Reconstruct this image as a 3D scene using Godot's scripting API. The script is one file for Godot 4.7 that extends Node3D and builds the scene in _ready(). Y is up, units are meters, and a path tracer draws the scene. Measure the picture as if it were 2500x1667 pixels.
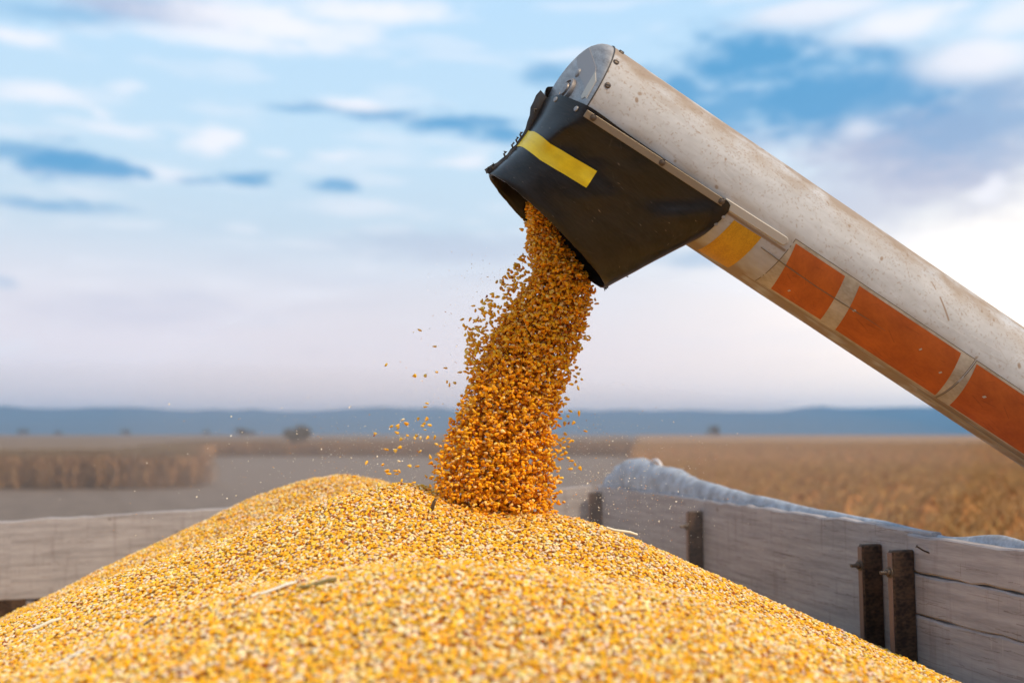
extends Node3D

# y is up, metres. The lens stands 3.3 m above the field, over the front end of a grain trailer.
const EYE := 3.3
const HEAP_SIZE := Vector2i(190, 250)      # height grid of the corn heap, 2 cm cells
const HEAP_AT := Vector2(-2.6, -4.98)

var rng := RandomNumberGenerator.new()
var noise := FastNoiseLite.new()
var mats := {}
var heights := PackedFloat32Array()
var puffs: Array = []

# ---------------------------------------------------------------- small helpers

func lin(r: float, g: float, b: float) -> Color:
	return Color(r, g, b).linear_to_srgb()


func mat(key: String, c: Color, rough := 0.8, metal := 0.0) -> StandardMaterial3D:
	var m := StandardMaterial3D.new()
	m.resource_name = key
	m.albedo_color = c.linear_to_srgb()
	m.roughness = rough
	m.metallic = metal
	mats[key] = m
	return m


func tag(o: Node, label := "", category := "", group := "", kind := "") -> void:
	if label != "":
		o.set_meta("label", label)
	if category != "":
		o.set_meta("category", category)
	if group != "":
		o.set_meta("group", group)
	if kind != "":
		o.set_meta("kind", kind)


func base(called: String, xf := Transform3D()) -> Node3D:
	var o := Node3D.new()
	o.name = called
	add_child(o, true)
	o.transform = xf
	return o


func put(called: String, mesh: Mesh, m: Material, parent: Node = null, xf := Transform3D()) -> MeshInstance3D:
	var o := MeshInstance3D.new()
	o.name = called
	o.mesh = mesh
	o.material_override = m
	(parent if parent else self).add_child(o, true)
	o.transform = xf
	return o


func begin() -> SurfaceTool:
	var st := SurfaceTool.new()
	st.begin(Mesh.PRIMITIVE_TRIANGLES)
	return st


func done(st: SurfaceTool) -> ArrayMesh:
	st.generate_normals()
	return st.commit()


func face(st: SurfaceTool, a: Vector3, b: Vector3, c: Vector3, out: Vector3, uv := []) -> void:
	var flip := (a - c).cross(a - b).dot(out) < 0.0
	var p := [a, c, b] if flip else [a, b, c]
	var t := uv
	if uv.size() == 3 and flip:
		t = [uv[0], uv[2], uv[1]]
	for i in 3:
		if uv.size() == 3:
			st.set_uv(t[i])
		st.add_vertex(p[i])


func quad(st: SurfaceTool, a: Vector3, b: Vector3, c: Vector3, d: Vector3, out: Vector3, uv := []) -> void:
	if uv.size() == 4:
		face(st, a, b, c, out, [uv[0], uv[1], uv[2]])
		face(st, a, c, d, out, [uv[0], uv[2], uv[3]])
	else:
		face(st, a, b, c, out)
		face(st, a, c, d, out)


# a box with chamfered edges, its texture laid along x (metres / across.x) and y or z (metres / across.y)
func bevel_box(st: SurfaceTool, size: Vector3, bev: float, xf := Transform3D(), across := Vector2(1.5, 0.5), shift := Vector2.ZERO) -> void:
	st.set_smooth_group(-1)
	var h := size * 0.5
	var axes := [Vector3.RIGHT, Vector3.UP, Vector3.BACK]
	var at := func(sx: int, sy: int, sz: int, keep: int) -> Vector3:
		var v := Vector3(sx * (h.x - (0.0 if keep == 0 else bev)), sy * (h.y - (0.0 if keep == 1 else bev)), sz * (h.z - (0.0 if keep == 2 else bev)))
		return v
	var uvs := func(v: Vector3, keep: int) -> Vector2:
		var w := Vector2(v.x, v.y)
		if keep == 0:
			w = Vector2(v.z, v.y)
		elif keep == 1:
			w = Vector2(v.x, v.z + h.y)
		return Vector2(w.x / across.x, -w.y / across.y) + shift
	for k in 3:
		var i := (k + 1) % 3
		var j := (k + 2) % 3
		for s in [-1, 1]:
			var q := []
			for c in [[-1, -1], [1, -1], [1, 1], [-1, 1]]:
				var g := [0, 0, 0]
				g[k] = s
				g[i] = c[0]
				g[j] = c[1]
				q.append(at.call(g[0], g[1], g[2], k))
			var n: Vector3 = xf.basis * (axes[k] * s)
			quad(st, xf * q[0], xf * q[1], xf * q[2], xf * q[3], n, [uvs.call(q[0], k), uvs.call(q[1], k), uvs.call(q[2], k), uvs.call(q[3], k)])
		# the four edges that run along axis k
		for c in [[-1, -1], [1, -1], [1, 1], [-1, 1]]:
			var lo := [0, 0, 0]
			var hi := [0, 0, 0]
			lo[k] = -1
			hi[k] = 1
			for g in [lo, hi]:
				g[i] = c[0]
				g[j] = c[1]
			var a: Vector3 = at.call(lo[0], lo[1], lo[2], i)
			var b: Vector3 = at.call(hi[0], hi[1], hi[2], i)
			var d: Vector3 = at.call(hi[0], hi[1], hi[2], j)
			var e: Vector3 = at.call(lo[0], lo[1], lo[2], j)
			var n: Vector3 = xf.basis * (axes[i] * c[0] + axes[j] * c[1])
			quad(st, xf * a, xf * b, xf * d, xf * e, n, [uvs.call(a, i), uvs.call(b, i), uvs.call(d, i), uvs.call(e, i)])
	for sx in [-1, 1]:
		for sy in [-1, 1]:
			for sz in [-1, 1]:
				var a: Vector3 = at.call(sx, sy, sz, 0)
				face(st, xf * a, xf * at.call(sx, sy, sz, 1), xf * at.call(sx, sy, sz, 2), xf.basis * Vector3(sx, sy, sz), [uvs.call(a, 1), uvs.call(a, 1), uvs.call(a, 1)])


# a sheet through a grid of points (rows of equal length), smooth
func sheet(st: SurfaceTool, rows: Array, uv := [], closed := false) -> void:
	st.set_smooth_group(0)
	for r in rows.size() - 1:
		var n: int = rows[r].size()
		for c in (n if closed else n - 1):
			var e := (c + 1) % n
			var pts := [rows[r][c], rows[r][e], rows[r + 1][e], rows[r + 1][c]]
			var tex := []
			if uv.size():
				tex = [uv[r][c], uv[r][c + 1], uv[r + 1][c + 1], uv[r + 1][c]]
			for k in [0, 1, 2, 0, 2, 3]:
				if tex.size():
					st.set_uv(tex[k])
				st.add_vertex(pts[k])


# a round bar through points
func tube(st: SurfaceTool, path: Array, radius, sides := 8, capped := true) -> void:
	var rows := []
	for i in path.size():
		var t: Vector3 = (path[mini(i + 1, path.size() - 1)] - path[maxi(i - 1, 0)]).normalized()
		var u := t.cross(Vector3.UP if absf(t.y) < 0.9 else Vector3.RIGHT).normalized()
		var v := t.cross(u)
		var r: float = radius[i] if radius is Array else radius
		var row := []
		for k in sides:
			var a := TAU * k / sides
			row.append(path[i] + (u * cos(a) + v * sin(a)) * r)
		rows.append(row)
	sheet(st, rows, [], true)
	if capped:
		st.set_smooth_group(-1)
		for e in [0, rows.size() - 1]:
			var out: Vector3 = path[e] - path[1 if e == 0 else e - 1]
			for k in range(1, sides - 1):
				face(st, rows[e][0], rows[e][k], rows[e][k + 1], out)


# a turned shape round local z: profile of (radius, z)
func lathe(st: SurfaceTool, profile: Array, sides := 16, xf := Transform3D()) -> void:
	var rows := []
	for p in profile:
		var row := []
		for k in sides:
			var a := -TAU * k / sides
			row.append(xf * Vector3(p.x * cos(a), p.x * sin(a), p.y))
		rows.append(row)
	for r in rows.size() - 1:
		st.set_smooth_group(r + 1)
		for c in sides:
			var e := (c + 1) % sides
			for q in [rows[r][c], rows[r][e], rows[r + 1][e], rows[r][c], rows[r + 1][e], rows[r + 1][c]]:
				st.add_vertex(q)


func frame(at: Vector3, x: Vector3, y: Vector3) -> Transform3D:
	var bx := x.normalized()
	var bz := bx.cross(y).normalized()
	return Transform3D(Basis(bx, bz.cross(bx), bz), at)


func fbm(freq: float, octaves := 4, s := 1) -> FastNoiseLite:
	var n := FastNoiseLite.new()
	n.seed = s
	n.noise_type = FastNoiseLite.TYPE_SIMPLEX_SMOOTH
	n.frequency = freq
	n.fractal_type = FastNoiseLite.FRACTAL_FBM
	n.fractal_octaves = octaves
	return n


func texture(img: Image) -> ImageTexture:
	return ImageTexture.create_from_image(img)


# a grain of colour from two noises: lo..hi in linear colour, as an sRGB picture
func grain_image(w: int, h: int, lo: Color, hi: Color, sx: float, sy: float, s: int, fine := 0.35) -> Image:
	var a := fbm(1.0, 4, s)
	var b := fbm(1.0, 2, s + 7)
	var data := PackedByteArray()
	data.resize(w * h * 3)
	var at := 0
	for y in h:
		for x in w:
			var v := clampf(0.5 + 0.75 * a.get_noise_2d(x * sx, y * sy) + fine * b.get_noise_2d(x * sx * 7.0, y * sy * 7.0), 0.0, 1.0)
			var c := lo.lerp(hi, v).linear_to_srgb()
			data[at] = int(c.r * 255.0)
			data[at + 1] = int(c.g * 255.0)
			data[at + 2] = int(c.b * 255.0)
			at += 3
	return Image.create_from_data(w, h, false, Image.FORMAT_RGB8, data)


func stroke(img: Image, a: Vector2, b: Vector2, width: float, c: Color, strength: float) -> void:
	var n := int(maxf(1.0, a.distance_to(b)))
	for i in n + 1:
		var p := a.lerp(b, float(i) / n)
		var r := int(ceil(width))
		for dy in range(-r, r + 1):
			for dx in range(-r, r + 1):
				var x := int(p.x) + dx
				var y := int(p.y) + dy
				if x < 0 or y < 0 or x >= img.get_width() or y >= img.get_height():
					continue
				var f := clampf(width - Vector2(x - p.x + 0.5, y - p.y + 0.5).length() + 0.5, 0.0, 1.0) * strength
				if f > 0.0:
					img.set_pixel(x, y, img.get_pixel(x, y).lerp(c, f))

# ---------------------------------------------------------------- sky

const SKY_LEVEL := 0.46   # radiance of the clear sky under the exposure set in _ready
const WHITE := 0
const BLUE := 1
const GREY := 2

func puff(kind: int, az: float, el: float, ra: float, re: float, strength: float) -> void:
	puffs.append([kind, az, el, ra, re, strength])


func clouds() -> void:
	puff(BLUE, 14.8, 20.6, 4.75, 1.97, 1.00)
	puff(BLUE, 19.9, 18.2, 6.06, 2.24, 0.95)
	puff(BLUE, 25.3, 16.1, 4.90, 2.39, 0.60)
	puff(GREY, 22.0, 15.4, 6.25, 2.65, 1.00)
	puff(BLUE, 11.8, 17.8, 5.04, 1.67, 0.90)
	puff(GREY, 26.7, 14.8, 3.31, 2.17, 0.90)
	puff(WHITE, -13.4, 22.4, 6.67, 1.02, 1.00)
	puff(GREY, -21.0, 22.3, 4.72, 0.79, 0.80)
	puff(WHITE, -27.2, 20.2, 1.27, 0.55, 1.00)
	puff(WHITE, -8.4, 23.3, 4.54, 0.56, 1.00)
	puff(WHITE, -11.1, 21.5, 1.30, 0.55, 0.80)
	puff(WHITE, -15.8, 21.3, 5.48, 0.55, 0.90)
	puff(WHITE, -25.8, 17.5, 2.77, 0.52, 0.90)
	puff(WHITE, -22.8, 16.8, 0.71, 0.33, 0.60)
	puff(WHITE, -21.7, 18.3, 0.87, 0.33, 0.60)
	puff(WHITE, -21.9, 16.1, 3.14, 0.41, 0.70)
	puff(WHITE, -17.1, 15.9, 1.38, 0.72, 1.00)
	puff(WHITE, -13.5, 15.6, 0.98, 0.29, 0.50)
	puff(WHITE, -10.2, 15.7, 1.39, 0.31, 0.60)
	puff(WHITE, -9.1, 18.4, 2.45, 0.36, 0.90)
	puff(WHITE, -19.1, 14.1, 1.38, 0.37, 0.60)
	puff(WHITE, -2.5, 15.5, 1.56, 0.36, 0.80)
	puff(WHITE, 3.2, 21.2, 1.61, 0.28, 0.50)
	puff(WHITE, 19.8, 16.4, 1.11, 0.57, 0.60)
	puff(WHITE, 17.0, 22.6, 3.72, 0.72, 0.90)
	puff(WHITE, 21.8, 21.4, 3.01, 0.82, 1.00)
	puff(WHITE, 25.8, 19.2, 3.22, 1.04, 1.00)
	puff(WHITE, 27.6, 20.9, 1.90, 0.82, 0.80)
	puff(WHITE, 26.0, 12.5, 0.66, 0.69, 1.00)
	puff(WHITE, -5.1, 23.5, 1.63, 0.41, 0.70)
	puff(WHITE, -9.0, 12.7, 3.01, 0.39, 0.50)
	puff(WHITE, -26.7, 4.4, 0.80, 0.35, 0.40)
	puff(WHITE, -15.3, 11.3, 1.43, 0.30, 0.40)
	puff(BLUE, 13.0, 20.3, 3.04, 1.74, 1.00)
	puff(BLUE, 17.3, 18.0, 5.52, 1.90, 1.00)
	puff(BLUE, 9.8, 19.0, 4.89, 1.42, 0.95)
	puff(BLUE, 7.0, 20.2, 3.94, 0.79, 0.60)
	puff(BLUE, 2.4, 20.2, 1.87, 0.61, 0.70)
	puff(BLUE, -2.7, 17.7, 3.94, 0.72, 0.95)
	puff(BLUE, -0.4, 17.1, 1.83, 0.72, 0.90)
	puff(BLUE, -7.1, 18.0, 3.37, 0.43, 0.80)
	puff(BLUE, -11.6, 18.1, 2.78, 0.29, 0.60)
	puff(BLUE, -25.5, 14.1, 2.21, 0.87, 0.95)
	puff(BLUE, -23.1, 13.9, 2.18, 0.54, 0.90)
	puff(BLUE, -27.1, 14.4, 1.23, 0.53, 0.70)
	puff(BLUE, -21.1, 13.9, 0.90, 0.34, 0.80)
	puff(BLUE, -15.4, 14.0, 1.25, 0.41, 0.80)
	puff(BLUE, -17.5, 13.9, 1.64, 0.29, 0.60)
	puff(BLUE, -10.7, 13.8, 1.29, 0.37, 0.75)
	puff(BLUE, -25.6, 11.8, 2.92, 0.32, 0.60)
	puff(BLUE, -22.4, 12.0, 1.31, 0.25, 0.40)
	puff(BLUE, -26.0, 21.4, 3.26, 0.56, 0.45)
	puff(BLUE, 10.6, 9.7, 1.96, 0.45, 0.40)
	puff(BLUE, 7.7, 10.0, 1.75, 0.35, 0.25)
	puff(BLUE, -27.4, 7.7, 1.00, 0.30, 0.30)
	puff(GREY, 23.5, 14.3, 5.65, 3.15, 1.00)
	puff(GREY, 26.8, 16.6, 3.96, 2.14, 0.80)
	puff(GREY, 13.7, 16.1, 4.18, 1.21, 0.50)
	puff(GREY, 24.7, 18.4, 3.27, 0.94, 0.60)
	puff(GREY, 19.0, 12.2, 5.73, 1.97, 0.70)
	puff(GREY, -3.2, 10.8, 7.63, 0.99, 0.35)
	puff(GREY, -21.1, 6.4, 6.58, 1.00, 0.20)


func stops(table: Array, t: float) -> Color:
	for i in range(1, table.size()):
		if t <= table[i][0]:
			return table[i - 1][1].lerp(table[i][1], clampf((t - table[i - 1][0]) / (table[i][0] - table[i - 1][0]), 0.0, 1.0))
	return table[-1][1]


# air and clouds, every direction: azimuth 0 is straight ahead (-z), elevation in degrees
func sky_panorama() -> ImageTexture:
	clouds()
	var w := 2048
	var h := 1024
	var air := [
		[0.0, Color(1.36, 1.07, 0.94)], [2.0, Color(1.22, 1.00, 0.92)], [5.0, Color(0.97, 0.87, 0.89)], [8.0, Color(0.80, 0.79, 0.85)], [11.5, Color(0.60, 0.72, 0.83)],
		[16.0, Color(0.56, 0.74, 0.89)], [24.0, Color(0.49, 0.71, 0.92)], [45.0, Color(0.46, 0.64, 0.86)], [90.0, Color(0.42, 0.57, 0.80)]]
	var tone := [Color(0.93, 0.92, 0.97), Color(0.09, 0.34, 0.62), Color(0.42, 0.45, 0.62)]
	var big := fbm(1.0, 4, 11)
	var small := fbm(1.0, 4, 23)
	var data := PackedFloat32Array()
	data.resize(w * h * 4)
	for j in h:
		var el := 90.0 - (j + 0.5) * 180.0 / h
		var here := stops(air, maxf(el, 0.0))
		var near := []
		for p in puffs:
			if absf(el - p[2]) < p[4] * 2.2 + 1.5:
				near.append(p)
		var ce := cos(deg_to_rad(el))
		var se := sin(deg_to_rad(el))
		for i in w:
			var at := (j * w + i) * 4
			var c := here
			if el > -0.3:
				var az := wrapf((i + 0.5) * 360.0 / w, -180.0, 180.0)
				var a := deg_to_rad(az)
				var x := sin(a) * ce
				var z := cos(a) * ce
				# the sun's side is warmer and brighter
				var warm := exp(-pow((az - 36.0) / 20.0, 2.0) - pow((el - 5.0) / 9.0, 2.0))
				c = c.lerp(Color(1.75, 1.50, 1.22), warm * 0.95)
				var cool := exp(-pow((az + 30.0) / 16.0, 2.0) - pow((el - 3.0) / 4.0, 2.0))
				c = c.lerp(Color(0.80, 0.76, 0.82), cool * 0.5)
				var cover := [0.0, 0.0, 0.0]
				if near.size() and absf(az) < 36.0:
					var n1 := small.get_noise_3d(x * 9.0, se * 26.0, z * 9.0)
					var n2 := small.get_noise_3d(x * 30.0, se * 80.0 + 5.0, z * 30.0)
					for p in near:
						var u: float = (az - p[1] + n1 * 1.3) / p[3]
						var v: float = (el - p[2] + n1 * 0.35) / p[4]
						var q := sqrt(u * u + v * v) + n1 * 0.42 + n2 * (0.42 if p[0] == BLUE else 0.28)
						var f: float = p[5] * (1.0 - smoothstep(0.25, 1.5, q))
						cover[p[0]] = maxf(cover[p[0]], f)
				# outside the placed clouds the same kind of broken cloud goes on all round
				var wild := maxf(smoothstep(29.0, 42.0, absf(az)), smoothstep(24.0, 32.0, el))
				if wild > 0.0 and el > 1.0:
					var m := big.get_noise_3d(x * 3.2, se * 9.0, z * 3.2) + 0.35 * small.get_noise_3d(x * 11.0, se * 30.0, z * 11.0)
					var fade := wild * smoothstep(1.0, 8.0, el)
					cover[WHITE] = maxf(cover[WHITE], fade * smoothstep(0.12, 0.42, m))
					cover[BLUE] = maxf(cover[BLUE], fade * 0.8 * smoothstep(0.16, 0.45, big.get_noise_3d(x * 3.0 + 4.0, se * 10.0 + 2.0, z * 3.0)))
				else:
					# faint streaks between them
					var m := small.get_noise_3d(x * 6.0, se * 34.0, z * 6.0)
					c = c.lerp(tone[WHITE], 0.28 * smoothstep(0.05, 0.5, m) * smoothstep(2.0, 8.0, el))
					c = c.lerp(tone[GREY], 0.07 * smoothstep(0.08, 0.5, -m) * smoothstep(2.0, 6.0, el) * (1.0 - smoothstep(9.0, 15.0, el)))
				c = c.lerp(tone[GREY].lerp(Color(0.85, 0.8, 0.8), warm * 0.6), cover[GREY] * 0.85)
				c = c.lerp(tone[BLUE].lerp(Color(0.5, 0.52, 0.68), clampf(warm * 1.0, 0.0, 0.45)), cover[BLUE] * 0.95)
				c = c.lerp(tone[WHITE], cover[WHITE] * 0.85)
			data[at] = c.r * SKY_LEVEL
			data[at + 1] = c.g * SKY_LEVEL
			data[at + 2] = c.b * SKY_LEVEL
			data[at + 3] = 1.0
	return texture(Image.create_from_data(w, h, false, Image.FORMAT_RGBAF, data.to_byte_array()))


# ---------------------------------------------------------------- land

func ground_and_hills() -> void:
	var soil := mat("stubble_soil", Color(1, 1, 1), 0.95)
	soil.albedo_texture = texture(grain_image(256, 256, Color(0.085, 0.060, 0.044), Color(0.180, 0.132, 0.100), 0.02, 0.02, 5, 0.8))
	soil.uv1_triplanar = true
	soil.uv1_world_triplanar = true
	soil.uv1_scale = Vector3(0.11, 0.11, 0.11)
	var st := begin()
	var rows := []
	var steps := [-7000.0, -3500.0, -1500.0, -600.0, -250.0, -100.0, -40.0, -15.0, 0.0, 15.0, 40.0, 100.0, 250.0, 600.0, 1500.0, 3500.0, 7000.0]
	for z in steps:
		var row := []
		for x in steps:
			row.append(Vector3(x, 0.0, z))
		rows.append(row)
	sheet(st, rows)
	tag(put("ground", done(st), soil), "harvested grey brown stubble field reaching to the hills", "", "", "structure")

	var wood := mat("far_forest", Color(0.035, 0.055, 0.05), 0.95)
	var rise := fbm(1.0, 4, 41)
	var ridges := [[4300.0, 112.0, 0.0], [3700.0, 52.0, 9.0]]
	for k in 2:
		var g := begin()
		rows = []
		for d in 7:
			var row := []
			var depth: float = ridges[k][0] + d * 160.0
			var up := sin(PI * d / 6.0)
			for i in 121:
				var az := deg_to_rad(-62.0 + i * 1.03)
				var high: float = ridges[k][1] * (1.0 + 0.30 * rise.get_noise_2d(az * 5.0 + ridges[k][2], d * 0.12) + 0.10 * rise.get_noise_2d(az * 34.0, d * 0.7 + 5.0))
				row.append(Vector3(sin(az) * depth, maxf(0.0, high * pow(up, 0.7)) - 3.0 * (1.0 - up), -cos(az) * depth))
			rows.append(row)
		sheet(g, rows)
		tag(put("hills", done(g), wood), ["long wooded ridge on the horizon, blue with distance", "low foothills in front of the ridge on the horizon"][k], "", "", "structure")


func corn_plant(s: int) -> ArrayMesh:
	var r := RandomNumberGenerator.new()
	r.seed = s
	var st := begin()
	var path := []
	var lean := Vector3(r.randf_range(-0.12, 0.12), 0, r.randf_range(-0.12, 0.12))
	for i in 5:
		path.append(Vector3(0, 0.5 * i, 0) + lean * pow(i / 4.0, 2.0))
	st.set_color(Color(0.48, 0.29, 0.12))
	tube(st, path, [0.014, 0.013, 0.011, 0.008, 0.004], 5, false)
	for k in 12:
		var h := 0.45 + 0.125 * k + r.randf_range(-0.05, 0.05)
		var a := PI * k + r.randf_range(-0.7, 0.7)
		var out := Vector3(cos(a), 0, sin(a))
		var side := Vector3(-out.z, 0, out.x)
		var reach := r.randf_range(0.30, 0.55)
		var droop := r.randf_range(0.2, 0.75)
		var tone := r.randf_range(0.8, 1.15)
		st.set_color(Color(0.62 * tone, 0.325 * tone, 0.105 * tone))
		var rows := []
		for i in 6:
			var t := i / 5.0
			var p := Vector3(0, h, 0) + lean * pow(h / 2.0, 2.0) + out * reach * t + Vector3.UP * (0.35 * t - (0.35 + droop) * t * t)
			var wide := 0.042 * sin(PI * clampf(t * 0.85 + 0.12, 0.0, 1.0))
			var twist := side.rotated(out, t * r.randf_range(0.2, 1.4))
			rows.append([p - twist * wide, p + Vector3.UP * 0.008, p + twist * wide])
		sheet(st, rows)
	for k in 7:
		var a := TAU * k / 7.0
		st.set_color(Color(0.50, 0.36, 0.18))
		var top := path[4] as Vector3
		tube(st, [top - Vector3(0, 0.04, 0), top + Vector3(cos(a) * 0.06, 0.10, sin(a) * 0.06), top + Vector3(cos(a) * 0.12, 0.17, sin(a) * 0.12)], 0.006, 3, false)
	# an ear with its husk
	var e := r.randf() * TAU
	st.set_color(Color(0.58, 0.44, 0.23))
	tube(st, [Vector3(0, 0.9, 0), Vector3(cos(e) * 0.06, 1.0, sin(e) * 0.06), Vector3(cos(e) * 0.13, 1.09, sin(e) * 0.13), Vector3(cos(e) * 0.17, 1.13, sin(e) * 0.17)], [0.012, 0.032, 0.028, 0.006], 6, false)
	return done(st)


func crop(called: String, label: String, spots: PackedVector3Array, canopies: Array, tint: Color) -> void:
	var o := base(called)
	tag(o, label, "corn crop", "", "stuff")
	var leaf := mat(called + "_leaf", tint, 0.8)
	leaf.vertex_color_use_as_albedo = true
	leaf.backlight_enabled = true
	leaf.backlight = Color(0.35, 0.3, 0.2)
	for v in 3:
		var mm := MultiMesh.new()
		mm.transform_format = MultiMesh.TRANSFORM_3D
		mm.use_colors = true
		mm.mesh = corn_plant(100 + v)
		var mine := []
		for i in range(v, spots.size(), 3):
			mine.append(spots[i])
		mm.instance_count = mine.size()
		for i in mine.size():
			var s := rng.randf_range(0.86, 1.08)
			var b := Basis(Vector3.UP, rng.randf() * TAU).rotated(Vector3.RIGHT, rng.randfn(0.0, 0.07)).scaled(Vector3(s * 1.15, s, s * 1.15))
			mm.set_instance_transform(i, Transform3D(b, mine[i]))
			var t := rng.randf_range(0.7, 1.15)
			mm.set_instance_color(i, Color(t, t * rng.randf_range(0.93, 1.03), t * rng.randf_range(0.85, 1.1)))
		var mi := MultiMeshInstance3D.new()
		mi.name = "corn_plants"
		mi.multimesh = mm
		mi.material_override = leaf
		o.add_child(mi, true)
		tag(mi, "", "", "", "stuff")
	if canopies.size():
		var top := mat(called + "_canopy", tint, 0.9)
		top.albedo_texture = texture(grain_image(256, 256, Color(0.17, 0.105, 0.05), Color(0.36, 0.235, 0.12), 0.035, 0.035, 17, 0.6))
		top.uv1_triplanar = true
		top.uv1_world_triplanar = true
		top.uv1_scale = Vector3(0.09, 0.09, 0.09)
		for quadrant in canopies:
			var st := begin()
			var rows := []
			var n1 := fbm(0.35, 3, 8)
			for i in 90:
				var f := i / 89.0
				var row := []
				var a: Vector3 = quadrant[0].lerp(quadrant[1], pow(f, 2.2))
				var b: Vector3 = quadrant[2].lerp(quadrant[3], pow(f, 2.2))
				for j in 140:
					var p := a.lerp(b, j / 139.0)
					p.y = 1.80 + 0.24 * n1.get_noise_2d(p.x, p.z)
					if i == 0 or i == 89 or j == 0 or j == 139:
						p.y = 0.3
					row.append(p)
				rows.append(row)
			sheet(st, rows)
			tag(put("canopy", done(st), top, o), "", "", "", "stuff")


func crops() -> void:
	var right := PackedVector3Array()
	var d := 6.6
	while d < 130.0:
		var step := 0.30 if d < 40.0 else 0.62
		var x := 0.125 * d
		while x < 0.56 * d + 3.0:
			right.append(Vector3(x + rng.randf_range(-0.5, 0.5) * step, 0, -d + rng.randf_range(-0.5, 0.5) * step))
			x += step
		d += step
	crop("standing_corn", "dry tan corn standing in the field right of the trailer", right, [[Vector3(15.0, 0, -120), Vector3(100.0, 0, -820), Vector3(76, 0, -120), Vector3(500, 0, -820)]], Color(1.0, 0.80, 0.58))
	var left := PackedVector3Array()
	for i in 2600:
		left.append(Vector3(rng.randf_range(-42.0, -21.5), 0, -rng.randf_range(61.0, 67.0)))
	for i in 2400:
		var t := rng.randf()
		left.append(Vector3(-21.5 - 21.5 * t - rng.randf() * 4.5, 0, -61.0 - 84.0 * t))
	for i in 500:
		left.append(Vector3(-22.0 + absf(rng.randfn()) * 0.9, 0, -rng.randf_range(60.5, 65.0)))
	for i in 500:
		left.append(Vector3(rng.randf_range(-42.0, -21.5), 0, -61.0 + absf(rng.randfn()) * 1.0))
	for i in 3000:
		left.append(Vector3(rng.randf_range(-46.0, 18.0), 0, -rng.randf_range(145.0, 153.0)))
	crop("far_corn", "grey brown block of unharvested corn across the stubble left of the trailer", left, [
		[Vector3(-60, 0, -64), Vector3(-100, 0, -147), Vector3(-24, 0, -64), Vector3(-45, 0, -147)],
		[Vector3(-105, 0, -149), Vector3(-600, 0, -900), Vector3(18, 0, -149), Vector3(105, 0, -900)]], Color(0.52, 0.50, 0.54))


func bush_tree(called: String, label: String, at: Vector3, wide: float, tall: float, s: int, group := "") -> void:
	var r := RandomNumberGenerator.new()
	r.seed = s
	var o := base(called, Transform3D(Basis(), at))
	tag(o, label, "tree", group)
	var bark: Material = mats.get("bark") if mats.has("bark") else mat("bark", Color(0.10, 0.08, 0.06), 0.9)
	var green: Material = mats.get("far_leaf") if mats.has("far_leaf") else mat("far_leaf", Color(0.035, 0.045, 0.028), 0.85)
	var st := begin()
	var fork := Vector3(0.05 * wide, tall * 0.35, 0)
	tube(st, [Vector3.ZERO, Vector3(0, tall * 0.18, 0), fork], [0.05 * wide, 0.04 * wide, 0.032 * wide], 7, false)
	for k in 6:
		var a := TAU * k / 6.0 + r.randf() * 0.5
		tube(st, [fork, fork + Vector3(cos(a) * wide * 0.18, tall * 0.16, sin(a) * wide * 0.18), fork + Vector3(cos(a) * wide * 0.36, tall * 0.36, sin(a) * wide * 0.36)], [0.024 * wide, 0.016 * wide, 0.006 * wide], 5, false)
	put("trunk", done(st), bark, o)
	var lf := begin()
	lf.set_smooth_group(-1)
	var lumps := []
	for k in 16:
		var a := r.randf() * TAU
		var q := sqrt(r.randf()) * 0.40
		lumps.append(Vector3(cos(a) * q * wide, tall * r.randf_range(0.52, 0.86) - q * q * tall * 0.5, sin(a) * q * wide))
	for i in 3600:
		var c: Vector3 = lumps[i % lumps.size()]
		var v := Vector3(r.randfn(), r.randfn() * 0.75, r.randfn()).normalized() * pow(r.randf(), 0.4) * wide * r.randf_range(0.09, 0.17)
		var p := c + v
		var n := Vector3(r.randfn(), r.randfn(), r.randfn()).normalized()
		var t := n.cross(Vector3(0.3, 1, 0.2)).normalized() * wide * 0.022
		var b := n.cross(t).normalized() * wide * 0.014
		face(lf, p - t, p + b, p + t, n)
		face(lf, p - t, p - b, p + t, n)
	put("crown", done(lf), green, o)


func trees() -> void:
	bush_tree("bush_tree", "broad dark crowned tree alone behind the far corn, left of the grain stream", Vector3(-32.6, 0, -150), 5.6, 4.7, 3)
	bush_tree("bush_tree", "small faint tree on the horizon just left of the broad tree", Vector3(-110.0, 0, -405), 5.5, 6.2, 4)
	bush_tree("bush_tree", "small brown tree on the horizon above the corn right of the stream", Vector3(81.0, 0, -400), 6.2, 7.0, 5)
	for k in 5:
		bush_tree("bush_tree", ["far low tree at the left edge of the horizon", "second far low tree from the left edge of the horizon", "third far low tree from the left edge of the horizon", "wide far tree standing on the horizon left of the small faint tree", "farthest low tree on the horizon above the dark edge of the corn block"][k],
			Vector3([-455.0, -418.0, -360.0, -250.0, -300.0][k], 0, [-930.0, -920.0, -930.0, -950.0, -980.0][k]), [11.0, 8.0, 12.0, 14.0, 9.0][k], [8.0, 6.5, 7.0, 6.0, 7.0][k], 20 + k, "far trees along the left horizon")


# ---------------------------------------------------------------- corn

func cone(x: float, z: float, x0: float, z0: float, top: float, slope: float, r: float) -> float:
	return top - slope * (sqrt((x - x0) * (x - x0) + (z - z0) * (z - z0) + r * r) - r)


func join(a: float, b: float, k: float) -> float:
	var h := clampf(0.5 + 0.5 * (a - b) / k, 0.0, 1.0)
	return b + (a - b) * h + k * h * (1.0 - h)


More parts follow.
